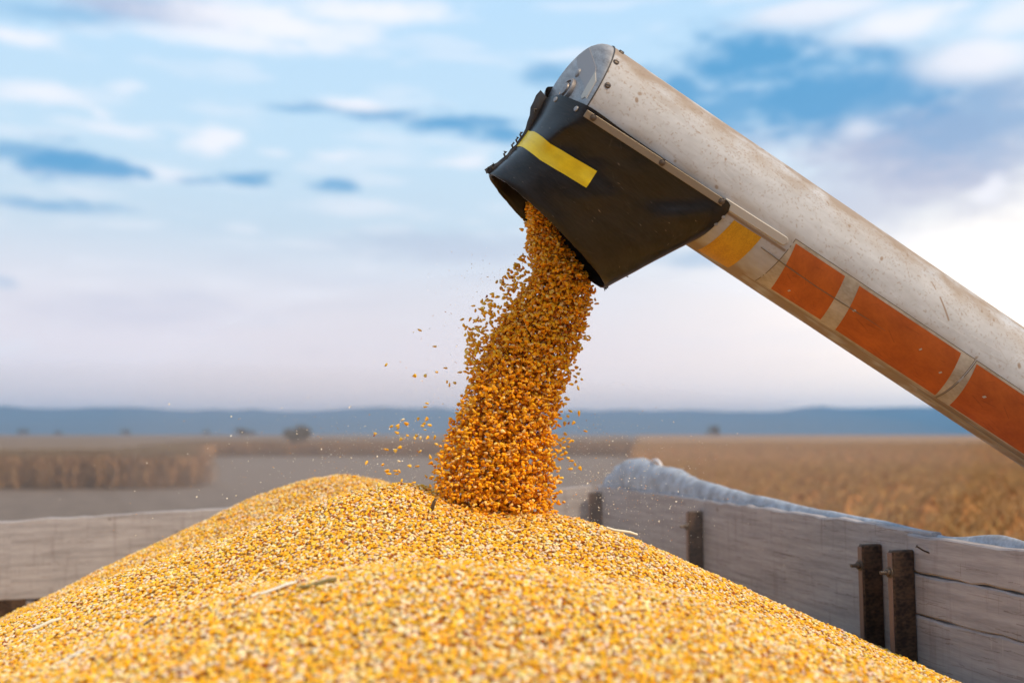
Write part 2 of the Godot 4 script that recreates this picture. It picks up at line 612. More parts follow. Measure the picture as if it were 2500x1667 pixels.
func heap_height(x: float, z: float) -> float:
	var a := cone(x, z, -0.29, -2.5, -0.128, 0.39, 0.10)
	var b := cone(x, z, 0.06, -2.42, -0.200, 0.46, 0.14)
	var c := cone(x, z, -0.60, -3.55, -0.148, 0.50, 0.19)
	var d := cone(x, z, -0.12, -1.80, -0.236, 0.41, 0.46)
	return EYE + maxf(join(join(join(a, b, 0.04), c, 0.03), d, 0.07), -0.95) + 0.010 * noise.get_noise_2d(x * 2.4, z * 2.4) + 0.006 * noise.get_noise_2d(x * 8.0, z * 8.0)


func on_heap(x: float, z: float) -> float:
	var fx := clampf((x - HEAP_AT.x) / 0.02, 0.0, HEAP_SIZE.x - 1.001)
	var fz := clampf((z - HEAP_AT.y) / 0.02, 0.0, HEAP_SIZE.y - 1.001)
	var i := int(fx)
	var j := int(fz)
	var u := fx - i
	var v := fz - j
	var k := j * HEAP_SIZE.x + i
	return lerpf(lerpf(heights[k], heights[k + 1], u), lerpf(heights[k + HEAP_SIZE.x], heights[k + HEAP_SIZE.x + 1], u), v)


func heap_normal(x: float, z: float) -> Vector3:
	return Vector3(on_heap(x - 0.03, z) - on_heap(x + 0.03, z), 0.06, on_heap(x, z - 0.03) - on_heap(x, z + 0.03)).normalized()


# inside the trailer's walls, a little off them
func inside(x: float, z: float, off := 0.0) -> bool:
	var p := Vector2(x - 0.42, z + 4.85)
	if p.dot(Vector2(0.961, -0.277)) > -off:
		return false
	if Vector2(x - 0.42, z + 4.85).dot(Vector2(-0.205, 0.979)) < off:
		return false
	return Vector2(x + 2.75, z + 4.19).dot(Vector2(0.961, -0.277)) > off


# one kernel: a flat wedge, narrow pale tip at -x, dented crown at +x
func kernel(long: float, wide: float, thick: float, tip: Color, body: Color, crown: Color, dent := 0.35) -> ArrayMesh:
	var st := begin()
	st.set_smooth_group(0)
	var prof := [[-1.0, 0.0, 0.0], [-0.97, 0.17, 0.20], [-0.7, 0.36, 0.50], [-0.25, 0.72, 0.86], [0.25, 0.97, 1.0], [0.65, 1.0, 0.95], [0.92, 0.80, 0.68], [1.0, 0.45, 0.36], [1.0 - dent * 0.35, 0.0, 0.0]]
	var tones := [tip, tip, tip.lerp(body, 0.55), body, body, body.lerp(crown, 0.4), crown, crown, crown]
	var n := 8
	for r in prof.size() - 1:
		for k in n:
			var pts := []
			for e in [[r, k], [r, k + 1], [r + 1, k + 1], [r + 1, k]]:
				var a: float = TAU * (e[1] % n) / n
				var p: Array = prof[e[0]]
				pts.append([Vector3(p[0] * long * 0.5, sin(a) * p[2] * thick * 0.5, cos(a) * p[1] * wide * 0.5), tones[e[0]]])
			var order := [0, 1, 2] if r == 0 else ([0, 1, 3] if r == prof.size() - 2 else [0, 1, 2, 0, 2, 3])
			if r == 0:
				order = [0, 2, 3]
			for q in order:
				st.set_color(pts[q][1])
				st.add_vertex(pts[q][0])
	return done(st)


func kernel_kinds() -> Array:
	return [
		kernel(0.0116, 0.0080, 0.0048, Color(0.84, 0.58, 0.26), Color(0.95, 0.46, 0.008), Color(0.96, 0.58, 0.02)),
		kernel(0.0106, 0.0086, 0.0052, Color(0.88, 0.68, 0.36), Color(0.95, 0.55, 0.025), Color(0.95, 0.70, 0.20), 0.8),
		kernel(0.0096, 0.0080, 0.0045, Color(0.90, 0.76, 0.55), Color(0.95, 0.76, 0.38), Color(0.95, 0.84, 0.58), 0.5),
		kernel(0.0074, 0.0062, 0.0036, Color(0.52, 0.28, 0.12), Color(0.42, 0.10, 0.012), Color(0.50, 0.16, 0.02), 0.2)]


func scatter(called: String, mesh: Mesh, m: Material, where: Array, tints: Array, parent: Node = null) -> MultiMeshInstance3D:
	var mm := MultiMesh.new()
	mm.transform_format = MultiMesh.TRANSFORM_3D
	mm.use_colors = true
	mm.mesh = mesh
	mm.instance_count = where.size()
	for i in where.size():
		mm.set_instance_transform(i, where[i])
		mm.set_instance_color(i, tints[i])
	var o := MultiMeshInstance3D.new()
	o.name = called
	o.multimesh = mm
	o.material_override = m
	(parent if parent else self).add_child(o, true)
	tag(o, "", "", "", "stuff")
	return o


func any_basis() -> Basis:
	return Basis(Vector3(rng.randfn(), rng.randfn(), rng.randfn()).normalized(), rng.randf() * TAU)


func kernel_tint(dark := 0.0) -> Color:
	var t := rng.randf_range(0.76, 1.04) - dark
	return Color(t, t * rng.randf_range(0.84, 1.06), t * rng.randf_range(0.7, 1.25))


func corn_heap() -> void:
	heights.resize(HEAP_SIZE.x * HEAP_SIZE.y)
	for j in HEAP_SIZE.y:
		for i in HEAP_SIZE.x:
			heights[j * HEAP_SIZE.x + i] = heap_height(HEAP_AT.x + i * 0.02, HEAP_AT.y + j * 0.02)
	var o := base("corn_heap")
	tag(o, "big heap of loose yellow corn kernels filling the trailer", "corn heap", "", "stuff")
	var under := mat("packed_corn", Color(1, 1, 1), 0.8)
	under.albedo_texture = texture(grain_image(256, 256, Color(0.50, 0.22, 0.03), Color(0.90, 0.62, 0.22), 0.06, 0.06, 31, 0.9))
	under.uv1_triplanar = true
	under.uv1_world_triplanar = true
	under.uv1_scale = Vector3(2.2, 2.2, 2.2)
	var st := begin()
	var rows := []
	for j in range(0, HEAP_SIZE.y, 2):
		var row := []
		for i in range(0, HEAP_SIZE.x, 2):
			var x := HEAP_AT.x + i * 0.02
			var z := HEAP_AT.y + j * 0.02
			var y := heights[j * HEAP_SIZE.x + i] - 0.007
			# the surface ends at the walls
			var past := Vector2(x - 0.42, z + 4.85).dot(Vector2(0.961, -0.277))
			if past > -0.004:
				x -= 0.961 * (past + 0.004)
				z += 0.277 * (past + 0.004)
				y = on_heap(x, z) - 0.007
			past = -Vector2(x - 0.42, z + 4.85).dot(Vector2(-0.205, 0.979))
			if past > -0.004:
				x += -0.205 * (past + 0.004)
				z += 0.979 * (past + 0.004)
				y = on_heap(x, z) - 0.007
			row.append(Vector3(x, y, z))
		rows.append(row)
	sheet(st, rows)
	put("heap_surface", done(st), under, o)

	var skin: StandardMaterial3D = mats["kernel"]
	var kinds := kernel_kinds()
	var where := [[], [], [], []]
	var tints := [[], [], [], []]
	var z := -0.75
	while z > -4.2:
		var step := 0.0069 if z > -2.75 else 0.0078
		var reach := 0.56 * -z + 0.12
		var x := -reach
		while x < reach:
			x += step
			var px := x + rng.randf_range(-0.5, 0.5) * step
			var pz := z + rng.randf_range(-0.5, 0.5) * step
			if not inside(px, pz, 0.006):
				continue
			var r := rng.randf()
			var patch := 0.10 * noise.get_noise_2d(px * 12.0, pz * 12.0)
			var k := 0 if r < 0.29 + patch else (1 if r < 0.56 + patch else (2 if r < 0.92 else 3))
			var n := heap_normal(px, pz)
			n = (n + Vector3(rng.randfn(), rng.randfn() * 0.3, rng.randfn()) * 0.38).normalized()
			var b := frame(Vector3.ZERO, n.cross(Vector3(rng.randfn(), rng.randfn(), rng.randfn())), n).basis
			b = b.scaled(Vector3.ONE * rng.randf_range(0.82, 1.14))
			where[k].append(Transform3D(b, Vector3(px, on_heap(px, pz) + rng.randf_range(-0.004, 0.0035), pz)))
			# the grain that has just landed is cleaner and deeper in colour
			var fresh := 1.0 - smoothstep(0.08, 0.19, Vector2((px + 0.04) * 0.8, pz + 2.45).length() + 0.05 * noise.get_noise_2d(px * 20.0, pz * 20.0))
			tints[k].append(kernel_tint() * Color.WHITE.lerp(Color(0.95, 0.80, 0.55), fresh))
		z -= step
	for k in 4:
		scatter("kernel_layer", kinds[k], skin, where[k], tints[k], o)


# the falling stream: height above the eye, left and right edge
const STREAM := [[0.60, 0.030, 0.100], [0.541, 0.034, 0.092], [0.486, 0.044, 0.122], [0.443, 0.054, 0.154], [0.399, 0.050, 0.186], [0.356, 0.028, 0.205], [0.292, -0.026, 0.191],
	[0.206, -0.072, 0.166], [0.142, -0.102, 0.143], [0.068, -0.133, 0.121], [-0.005, -0.163, 0.104], [-0.068, -0.186, 0.112], [-0.131, -0.196, 0.108], [-0.200, -0.190, 0.100]]
const STREAM_Z := -2.47

func stream_edges(y: float) -> Vector2:
	for i in range(1, STREAM.size()):
		if y >= STREAM[i][0]:
			var t: float = clampf((y - STREAM[i][0]) / (STREAM[i - 1][0] - STREAM[i][0]), 0.0, 1.0)
			return Vector2(lerpf(STREAM[i][1], STREAM[i - 1][1], t), lerpf(STREAM[i][2], STREAM[i - 1][2], t))
	return Vector2(STREAM[-1][1], STREAM[-1][2])


func corn_stream() -> void:
	var kinds := kernel_kinds()
	var where := [[], [], [], []]
	var tints := [[], [], [], []]
	for i in 17000:
		var y := rng.randf_range(-0.205, 0.575)
		var e := stream_edges(y)
		var mid := (e.x + e.y) * 0.5
		var half := (e.y - e.x) * 0.5
		var a := rng.randf() * TAU
		var q := pow(rng.randf(), 0.52)
		var loose := clampf((0.25 - y) / 0.4, 0.0, 1.0)
		var x := mid + half * q * cos(a) + rng.randfn() * (0.003 + 0.010 * loose * loose)
		var deep := minf(0.070, 0.03 + half * 0.6)
		var z := STREAM_Z + deep * q * sin(a) + rng.randfn() * 0.008
		if EYE + y < on_heap(x, z) - 0.004:
			continue
		var r := rng.randf()
		var k := 0 if r < 0.58 else (1 if r < 0.84 else (2 if r < 0.95 else 3))
		var b := any_basis().scaled(Vector3.ONE * rng.randf_range(0.95, 1.28))
		where[k].append(Transform3D(b, Vector3(x, EYE + y, z)))
		tints[k].append(kernel_tint(-0.08) * Color(1.03, 0.86, 0.50))
	for i in 260:
		var t := pow(rng.randf(), 0.8)
		var y := lerpf(0.50, 0.15, t)
		var e := stream_edges(y)
		var x := e.x + 0.02 - rng.randf() * lerpf(0.03, 0.10, smoothstep(0.0, 0.4, t)) * (1.0 - smoothstep(0.55, 1.0, t) * 0.6)
		var k := 0 if rng.randf() < 0.7 else 1
		where[k].append(Transform3D(any_basis().scaled(Vector3.ONE * rng.randf_range(0.95, 1.25)), Vector3(x, EYE + y, STREAM_Z + rng.randf_range(-0.07, 0.05))))
		tints[k].append(kernel_tint() * Color(1.0, 0.9, 0.75))
	var o := base("corn_stream")
	tag(o, "thick golden stream of corn kernels pouring from the black rubber spout onto the heap", "falling corn", "", "stuff")
	for k in 4:
		scatter("falling_kernels", kinds[k], mats["kernel"], where[k], tints[k], o)


func stray(at: Vector3, label: String, group: String, kinds: Array) -> void:
	var r := rng.randf()
	var k := 0 if r < 0.62 else (1 if r < 0.9 else (2 if r < 0.96 else 3))
	var tone: Material = mats["kernel_" + str(rng.randi() % 3)]
	var o := put("corn_kernel", kinds[k], tone, null, Transform3D(any_basis().scaled(Vector3.ONE * rng.randf_range(0.95, 1.28)), at))
	tag(o, ["golden ", "pale crowned yellow ", "creamy white ", "small dark brown "][k] + label, "corn kernel", group)


func stray_kernels() -> void:
	var kinds := kernel_kinds()
	for k in 3:
		var m := mat("kernel_" + str(k), [Color(1, 1, 1), Color(0.86, 0.80, 0.8), Color(0.98, 0.90, 0.7)][k], 0.42)
		m.vertex_color_use_as_albedo = true
		m.backlight_enabled = true
		m.backlight = Color(0.30, 0.26, 0.2)
	# the thin veil that leaves the spout left of the main stream
	for i in 150:
		var t := pow(rng.randf(), 0.8)
		var y := lerpf(0.47, 0.17, t)
		var e := stream_edges(y)
		var out := lerpf(0.03, 0.105, smoothstep(0.0, 0.45, t)) * (1.0 - smoothstep(0.55, 1.0, t) * 0.55)
		stray(Vector3(e.x + 0.015 - rng.randf() * out, EYE + y, STREAM_Z + rng.randf_range(-0.05, 0.05)), "corn kernel in the %s veil left of the stream below spout" % ("upper" if y > 0.37 else ("middle" if y > 0.27 else "lower")), "kernels in the veil under the spout", kinds)
	for i in 26:
		var y := rng.randf_range(0.02, 0.42)
		var e := stream_edges(y)
		stray(Vector3(e.x - 0.03 - absf(rng.randfn()) * 0.06, EYE + y, STREAM_Z + rng.randf_range(-0.08, 0.08)), "corn kernel flying alone against the sky left of the stream", "kernels flying left of the stream", kinds)
	for i in 34:
		var y := rng.randf_range(-0.12, 0.34)
		var e := stream_edges(y)
		stray(Vector3(e.y + 0.006 + absf(rng.randfn()) * (0.008 + 0.018 * smoothstep(0.2, -0.05, y)), EYE + y, STREAM_Z + rng.randf_range(-0.06, 0.06)), "corn kernel flying off the right side of the stream", "kernels flying right of the stream", kinds)
	for i in 44:
		var x := -0.175 - absf(rng.randfn()) * 0.08
		var y := rng.randf_range(-0.13, 0.035)
		stray(Vector3(x, maxf(EYE + y, on_heap(x, STREAM_Z) + 0.012), STREAM_Z + rng.randf_range(-0.08, 0.08)), "corn kernel bouncing up left of where the stream lands", "kernels bouncing left of the landing", kinds)
	for i in 34:
		var x := 0.085 + absf(rng.randfn()) * 0.045
		var y := rng.randf_range(-0.15, 0.03)
		stray(Vector3(x, maxf(EYE + y, on_heap(x, STREAM_Z) + 0.012), STREAM_Z + rng.randf_range(-0.06, 0.06)), "corn kernel bouncing up right of where the stream lands", "kernels bouncing right of the landing", kinds)
	for i in 14:
		var x := rng.randf_range(-0.56, -0.27)
		stray(Vector3(x, on_heap(x, -2.46) + rng.randf_range(0.008, 0.05), -2.46), "corn kernel hopping over the left crest of the heap", "kernels hopping along the left crest", kinds)
	for i in 12:
		stray(Vector3(rng.randf_range(0.022, 0.07), EYE + rng.randf_range(0.50, 0.60), STREAM_Z + rng.randf_range(-0.05, 0.03)), "corn kernel just leaving the dark mouth of the spout", "kernels in the spout mouth", kinds)


func chaff() -> void:
	var st := begin()
	st.set_smooth_group(-1)
	var p := [Vector3(1, 0, 0), Vector3(-0.7, 0.1, 0.7), Vector3(-0.4, -0.1, -0.9), Vector3(0, 0.3, 0), Vector3(0, -0.3, 0)]
	for k in 3:
		face(st, p[k], p[(k + 1) % 3], p[3], p[k] + p[(k + 1) % 3] + Vector3.UP)
		face(st, p[k], p[(k + 1) % 3], p[4], p[k] + p[(k + 1) % 3] - Vector3.UP)
	var flake := done(st)
	var m := mat("chaff", Color(0.92, 0.82, 0.66), 0.8)
	m.vertex_color_use_as_albedo = true
	var where := []
	var tints := []
	for i in 2600:
		var at := Vector3.ZERO
		var r := rng.randf()
		if r < 0.42:
			at = Vector3(0.14 + absf(rng.randfn()) * 0.16, EYE - 0.11 + rng.randfn() * 0.085, STREAM_Z + rng.randfn() * 0.18)
		elif r < 0.80:
			at = Vector3(-0.22 - absf(rng.randfn()) * 0.24, EYE - 0.06 + rng.randfn() * 0.075, STREAM_Z + rng.randfn() * 0.18)
		elif r < 0.94:
			var y := rng.randf_range(-0.05, 0.45)
			at = Vector3(stream_edges(y).x - 0.02 - absf(rng.randfn()) * 0.11, EYE + y, STREAM_Z + rng.randfn() * 0.1)
		else:
			at = Vector3(rng.randf_range(-1.1, 0.5), EYE + rng.randf_range(-0.35, 0.0), -2.3 + rng.randfn() * 0.3)
		if at.y < on_heap(at.x, at.z) + 0.004:
			continue
		where.append(Transform3D(any_basis().scaled(Vector3.ONE * rng.randf_range(0.0007, 0.0016) * (1.9 if rng.randf() < 0.2 else 1.0)), at))
		tints.append(Color(1, 1, 1) if rng.randf() < 0.7 else Color(0.8, 0.45, 0.2))
	var o := scatter("chaff", flake, m, where, tints)
	tag(o, "fine specks of pale chaff and corn dust floating round the stream", "chaff")


func dust(called: String, label: String, at: Vector3, size: Vector3, density: float, tone: Color) -> void:
	var o := FogVolume.new()
	o.name = called
	o.shape = RenderingServer.FOG_VOLUME_SHAPE_ELLIPSOID
	o.size = size
	var m := FogMaterial.new()
	m.resource_name = called
	m.density = density
	m.albedo = tone
	o.material = m
	add_child(o, true)
	o.position = at
	tag(o, label, "dust", "", "stuff")


func dust_banks() -> void:
	dust("dust_cloud", "thin pale grain dust hanging behind the foot of the stream", Vector3(0.1, EYE - 0.05, -3.75), Vector3(3.2, 1.3, 1.7), 0.09, Color(0.92, 0.86, 0.84))
	dust("dust_haze", "grey brown harvest dust drifting low over the stubble on the left", Vector3(-16, 1.0, -42), Vector3(76, 10.0, 50), 0.0055, Color(0.90, 0.82, 0.78))


func straw(called: String, label: String, category: String, m: Material, x: float, z: float, long: float, r: float, yaw: float, lift: float, pitch := 0.0, flat := 1.0) -> void:
	var st := begin()
	var path := []
	for i in 5:
		var t := i / 4.0 - 0.5
		path.append(Vector3(t * long, 0.02 * long * sin(t * 7.0), 0.03 * long * cos(t * 5.0)))
	tube(st, path, [r * 0.9, r, r * 1.05, r, r * 0.8], 7)
	var n := heap_normal(x, z)
	var xf := frame(Vector3(x, on_heap(x, z) + lift, z), Vector3(cos(yaw), 0, sin(yaw)) - n * Vector3(cos(yaw), 0, sin(yaw)).dot(n), n)
	xf.basis = xf.basis * Basis(Vector3.BACK, pitch) * Basis.from_scale(Vector3(1, flat, 1))
	tag(put(called, done(st), m, null, xf), label, category)


func straws() -> void:
	var pale := mat("pale_straw", Color(0.78, 0.72, 0.55), 0.6)
	var brown := mat("brown_stalk", Color(0.10, 0.06, 0.03), 0.75)
	var olive := mat("olive_stalk", Color(0.22, 0.17, 0.06), 0.7)
	var husk := mat("white_husk", Color(0.80, 0.76, 0.68), 0.7)
	straw("straw", "pale straw sticking out over the right slope of the heap, before the planks", "straw", pale, 0.262, -2.40, 0.075, 0.0032, 0.1, 0.014, 0.16)
	straw("stalk_piece", "short dark brown stalk standing upright below the landing stream", "stalk", brown, -0.183, -2.335, 0.034, 0.0042, 0.2, 0.013, 1.45)
	straw("husk_strip", "white husk strip lying on the crest of the near mound", "husk", husk, -0.405, -1.735, 0.072, 0.0045, -0.25, 0.006, 0.1, 0.5)
	straw("stalk_piece", "long olive brown stalk lying right of the white husk strip", "stalk", olive, -0.325, -1.70, 0.062, 0.0034, -0.2, 0.006, 0.08)
	straw("leaf_scrap", "dark brown leaf scrap on the left shoulder of the near mound", "leaf", brown, -0.624, -1.74, 0.034, 0.005, -0.6, 0.006, 0.2, 0.4)
	straw("straw", "pale straw lying at the far left of the heap", "straw", pale, -0.975, -2.11, 0.078, 0.0042, -0.12, 0.006, 0.05)
	straw("husk_strip", "thin white husk scrap left on the low slope at the left edge", "husk", husk, -0.72, -1.66, 0.05, 0.004, -0.3, 0.006, 0.1, 0.5)


# ---------------------------------------------------------------- unloading auger (local: x along the tube towards the combine, y up, z towards the lens)

const TUBE_R := 0.1415

func on_tube(x: float, deg: float, off := 0.0) -> Vector3:
	var a := deg_to_rad(deg)
	return Vector3(x, sin(a) * (TUBE_R + off), cos(a) * (TUBE_R + off))


# a thin sheet stuck on the tube between four (x, degrees) corners: top left, top right, bottom right, bottom left
func sticker(c: Array, off: float, grow := 0.0, curl := 0.0) -> ArrayMesh:
	var st := begin()
	var rows := []
	var uv := []
	for i in 15:
		var row := []
		var tex := []
		for j in 15:
			var u := j / 14.0
			var v := i / 14.0
			var top: Vector2 = (c[0] as Vector2).lerp(c[1], u)
			var low: Vector2 = (c[3] as Vector2).lerp(c[2], u)
			var p := top.lerp(low, v)
			p.x += grow * (u * 2.0 - 1.0)
			p.y -= rad_to_deg(grow / TUBE_R) * (v * 2.0 - 1.0)
			row.append(on_tube(p.x, p.y, off + curl * absf(noise.get_noise_2d(p.x * 20.0, p.y * 0.3))))
			tex.append(Vector2(u, v))
		rows.append(row)
		uv.append(tex)
	sheet(st, rows, uv)
	return done(st)


func tube_image() -> Image:
	var img := grain_image(1024, 512, Color(0.46, 0.445, 0.445), Color(0.57, 0.56, 0.565), 0.006, 0.02, 51, 0.30)
	var r := RandomNumberGenerator.new()
	r.seed = 77
	var dirt := Color(0.30, 0.21, 0.15).linear_to_srgb()
	var pale := Color(0.84, 0.83, 0.83).linear_to_srgb()
	# row of the picture for an angle; 0 degrees faces the lens, 90 is the top
	var row := func(deg: float) -> float: return (deg + 180.0) / 360.0 * 512.0
	var cloud := fbm(0.012, 3, 9)
	# brown film: thick along the top and the underside, thin on the flank
	for y in 512:
		var deg := y / 512.0 * 360.0 - 180.0
		var film := 0.95 * smoothstep(30.0, 80.0, deg) * (1.0 - smoothstep(120.0, 160.0, deg)) + 1.15 * smoothstep(-24.0, -70.0, deg) + 0.30 * exp(-pow((deg - 3.0) / 6.0, 2.0))
		for x in 1024:
			var f := clampf(film * (0.75 + 1.3 * cloud.get_noise_2d(x, y * 1.6)) + 0.10 * cloud.get_noise_2d(x * 0.4 + 900.0, y), 0.0, 0.85)
			if f > 0.02:
				img.set_pixel(x, y, img.get_pixel(x, y).lerp(dirt.lerp(Color(0.62, 0.53, 0.43), 0.55), f))
	for i in 6500:
		var deg := r.randf_range(-20.0, 100.0) if r.randf() < 0.45 else clampf(62.0 + r.randfn() * 18.0, -80.0, 120.0)
		var p := Vector2(r.randf() * 1024.0, row.call(deg))
		var q := p + Vector2(r.randfn() * 1.6, r.randfn() * 1.2)
		stroke(img, p, q, r.randf_range(0.3, 0.8), dirt, r.randf_range(0.15, 0.65))
	for i in 26:
		var p := Vector2(r.randf() * 1024.0, row.call(r.randf_range(0.0, 85.0)))
		stroke(img, p, p + Vector2(r.randfn() * 2.0, r.randfn() * 2.0), r.randf_range(1.2, 2.6), dirt, r.randf_range(0.5, 0.9))
	for i in 150:
		var p := Vector2(r.randf() * 1024.0, row.call(r.randf_range(-10.0, 80.0)))
		var d := Vector2(r.randf_range(10.0, 60.0), r.randf_range(-14.0, 5.0))
		stroke(img, p, p + d, 0.35, pale if r.randf() < 0.55 else dirt, r.randf_range(0.12, 0.45))
	stroke(img, Vector2(0.957 / 1.6 * 1024.0, row.call(37.0)), Vector2(0.999 / 1.6 * 1024.0, row.call(22.0)), 1.3, dirt, 0.8)
	stroke(img, Vector2(0.925 / 1.6 * 1024.0, row.call(47.0)), Vector2(0.94 / 1.6 * 1024.0, row.call(42.0)), 1.0, dirt, 0.7)
	# dirt under the rail and along the lower lap of the tube
	stroke(img, Vector2(0.41 / 1.6 * 1024.0, row.call(-9.5)), Vector2(0.58 / 1.6 * 1024.0, row.call(-9.0)), 1.8, dirt, 0.7)
	stroke(img, Vector2(0.55 / 1.6 * 1024.0, row.call(-58.0)), Vector2(1024.0, row.call(-54.0)), 1.2, dirt, 0.75)
	return img


func rubber_image() -> Image:
	var img := grain_image(512, 512, Color(0.009, 0.008, 0.008), Color(0.022, 0.018, 0.017), 0.012, 0.012, 61, 0.5)
	var r := RandomNumberGenerator.new()
	r.seed = 5
	for i in 120:
		var p := Vector2(r.randf() * 256.0, r.randf() * 512.0)
		var d := Vector2(r.randfn() * 8.0, r.randfn() * 16.0)
		stroke(img, p, p + d, 0.4, Color(0.42, 0.38, 0.35), r.randf_range(0.12, 0.5))
	for i in 60:
		var p := Vector2(r.randf() * 256.0, r.randf() * 512.0)
		stroke(img, p, p + Vector2(r.randfn(), r.randfn() * 2.0), r.randf_range(0.4, 1.2), Color(0.55, 0.48, 0.42), r.randf_range(0.2, 0.7))
	return img


const SPOUT_TOP := [[0, 0.400, -0.140, 0.0], [18, 0.410, -0.112, 0.090], [32, 0.416, -0.060, 0.134], [44, 0.414, -0.006, 0.150], [65, 0.35, -0.003, 0.1515], [90, 0.235, -0.002, 0.152], [115, 0.13, -0.001, 0.152], [135, 0.045, 0.002, 0.150], [150, 0.005, -0.003, 0.128],
	[165, -0.034, -0.014, 0.070], [180, -0.050, -0.034, 0.0], [195, -0.058, -0.030, -0.065], [210, -0.056, -0.012, -0.128], [225, 0.0, 0.0, -0.152], [270, 0.235, -0.002, -0.152], [316, 0.414, -0.006, -0.150], [328, 0.416, -0.060, -0.134], [342, 0.410, -0.112, -0.090], [360, 0.400, -0.140, 0.0]]

func spout_top(deg: float) -> Vector3:
	var d := fposmod(deg, 360.0)
	var n := SPOUT_TOP.size() - 1
	for i in n:
		if d <= SPOUT_TOP[i + 1][0]:
			var p := []
			for k in [i - 1, i, i + 1, i + 2]:
				var e: Array = SPOUT_TOP[posmod(k, n)]
				p.append(Vector3(e[1], e[2], e[3]))
			return p[1].cubic_interpolate(p[2], p[0], p[3], (d - SPOUT_TOP[i][0]) / (SPOUT_TOP[i + 1][0] - SPOUT_TOP[i][0]))
	return Vector3.ZERO


func spout(deg: float, t: float) -> Vector3:
	var a := deg_to_rad(deg)
	var low := Vector3(0.122 + 0.192 * cos(a), -0.296 - 0.040 * cos(a) + 0.036 * sin(a), 0.130 * sin(a))
	var p := spout_top(deg).lerp(low, t)
	var belly := sin(PI * t)
	var tip := absf(wrapf(deg - 180.0, -180.0, 180.0))
	p.x += 0.015 * belly * exp(-pow(tip / 42.0, 2.0))
	# the rubber sags and folds
	p.z += belly * 0.015 * noise.get_noise_3d(p.x * 6.0, p.y * 6.0, 3.0 if p.z > 0.0 else 8.0)
	if p.z > 0.0:
		var s := clampf(Vector2(p.x - 0.42, p.y + 0.015).dot(Vector2(-0.80, -0.60)) / 0.20, 0.0, 1.0)
		var far := absf(Vector2(p.x - 0.42, p.y + 0.015).dot(Vector2(0.60, -0.80)))
		p.z += 0.020 * exp(-pow(far / 0.026, 2.0)) * sin(PI * sqrt(s)) * belly
		var s2 := clampf(Vector2(p.x - 0.02, p.y + 0.03).dot(Vector2(-0.35, -0.94)) / 0.14, 0.0, 1.0)
		var far2 := absf(Vector2(p.x - 0.02, p.y + 0.03).dot(Vector2(0.94, -0.35)))
		p.z += 0.014 * exp(-pow(far2 / 0.018, 2.0)) * sin(PI * s2)
	return p


# the point of the spout's near side that stands at (x, y)
func spout_spot(x: float, y: float) -> Vector2:
	var g := Vector2(100.0, 0.4)
	var best := 9.0
	for i in range(10, 172, 6):
		for j in range(1, 20):
			var p := spout(i, j / 20.0)
			var d := Vector2(p.x - x, p.y - y).length()
			if d < best:
				best = d
				g = Vector2(i, j / 20.0)
	for n in 5:
		var p := spout(g.x, g.y)
		var pu := (spout(g.x + 0.5, g.y) - p) / 0.5
		var pv := (spout(g.x, g.y + 0.01) - p) / 0.01
		var det := pu.x * pv.y - pv.x * pu.y
		if absf(det) < 1e-7:
			break
		var e := Vector2(x - p.x, y - p.y)
		g.x = clampf(g.x + clampf((e.x * pv.y - e.y * pv.x) / det, -8.0, 8.0), 5.0, 178.0)
		g.y = clampf(g.y + clampf((pu.x * e.y - pu.y * e.x) / det, -0.1, 0.1), 0.0, 1.0)
	return g


func off_spout(g: Vector2, off: float) -> Vector3:
	var q := spout(g.x, g.y)
	var nrm := (spout(g.x + 1.0, g.y) - q).cross(spout(g.x, g.y + 0.02) - q).normalized()
	if nrm.dot(q - Vector3(0.15, -0.15, 0.0)) < 0.0:
		nrm = -nrm
	return q + nrm * off


func spout_at(x: float, y: float, off: float) -> Vector3:
	return off_spout(spout_spot(x, y), off)


func bolt(parent: Node, called: String, at: Vector3, out: Vector3, r: float, m: Material, long := 1.0) -> void:
	var st := begin()
	var xf := frame(at, out.cross(Vector3(0.31, 0.9, 0.2)), out)
	xf.basis = Basis(xf.basis.x, xf.basis.z, xf.basis.y)
	lathe(st, [Vector2(r * 1.5, -0.001), Vector2(r * 1.5, r * 0.25), Vector2(r * 1.0, r * 0.3)], 14, xf)
	lathe(st, [Vector2(r * 1.02, r * 0.25), Vector2(r * 1.02, r * 0.95), Vector2(r * 0.8, r * 1.1), Vector2(r * 0.5, r * 1.1)], 6, xf)
	lathe(st, [Vector2(r * 0.52, r * 1.0), Vector2(r * 0.52, r * (1.1 + 0.6 * long)), Vector2(0.0, r * (1.2 + 0.6 * long))], 9, xf)
	put(called, done(st), m, parent)


func tie(parent: Node, at: Vector3, out: Vector3, s: int) -> void:
	var r := RandomNumberGenerator.new()
	r.seed = s
	var st := begin()
	var side := out.cross(Vector3(0.2, 0.3, 1.0)).normalized()
	tube(st, [at - out * 0.003 - side * 0.005, at + out * 0.004 - side * 0.004, at + out * 0.005, at + out * 0.004 + side * 0.004, at + out * (0.007 + r.randf() * 0.003) + side * r.randf_range(-0.004, 0.005)], [0.0024, 0.0026, 0.0024, 0.002, 0.0012], 6)
	put("wire_tie", done(st), mats["dark_iron"], parent)


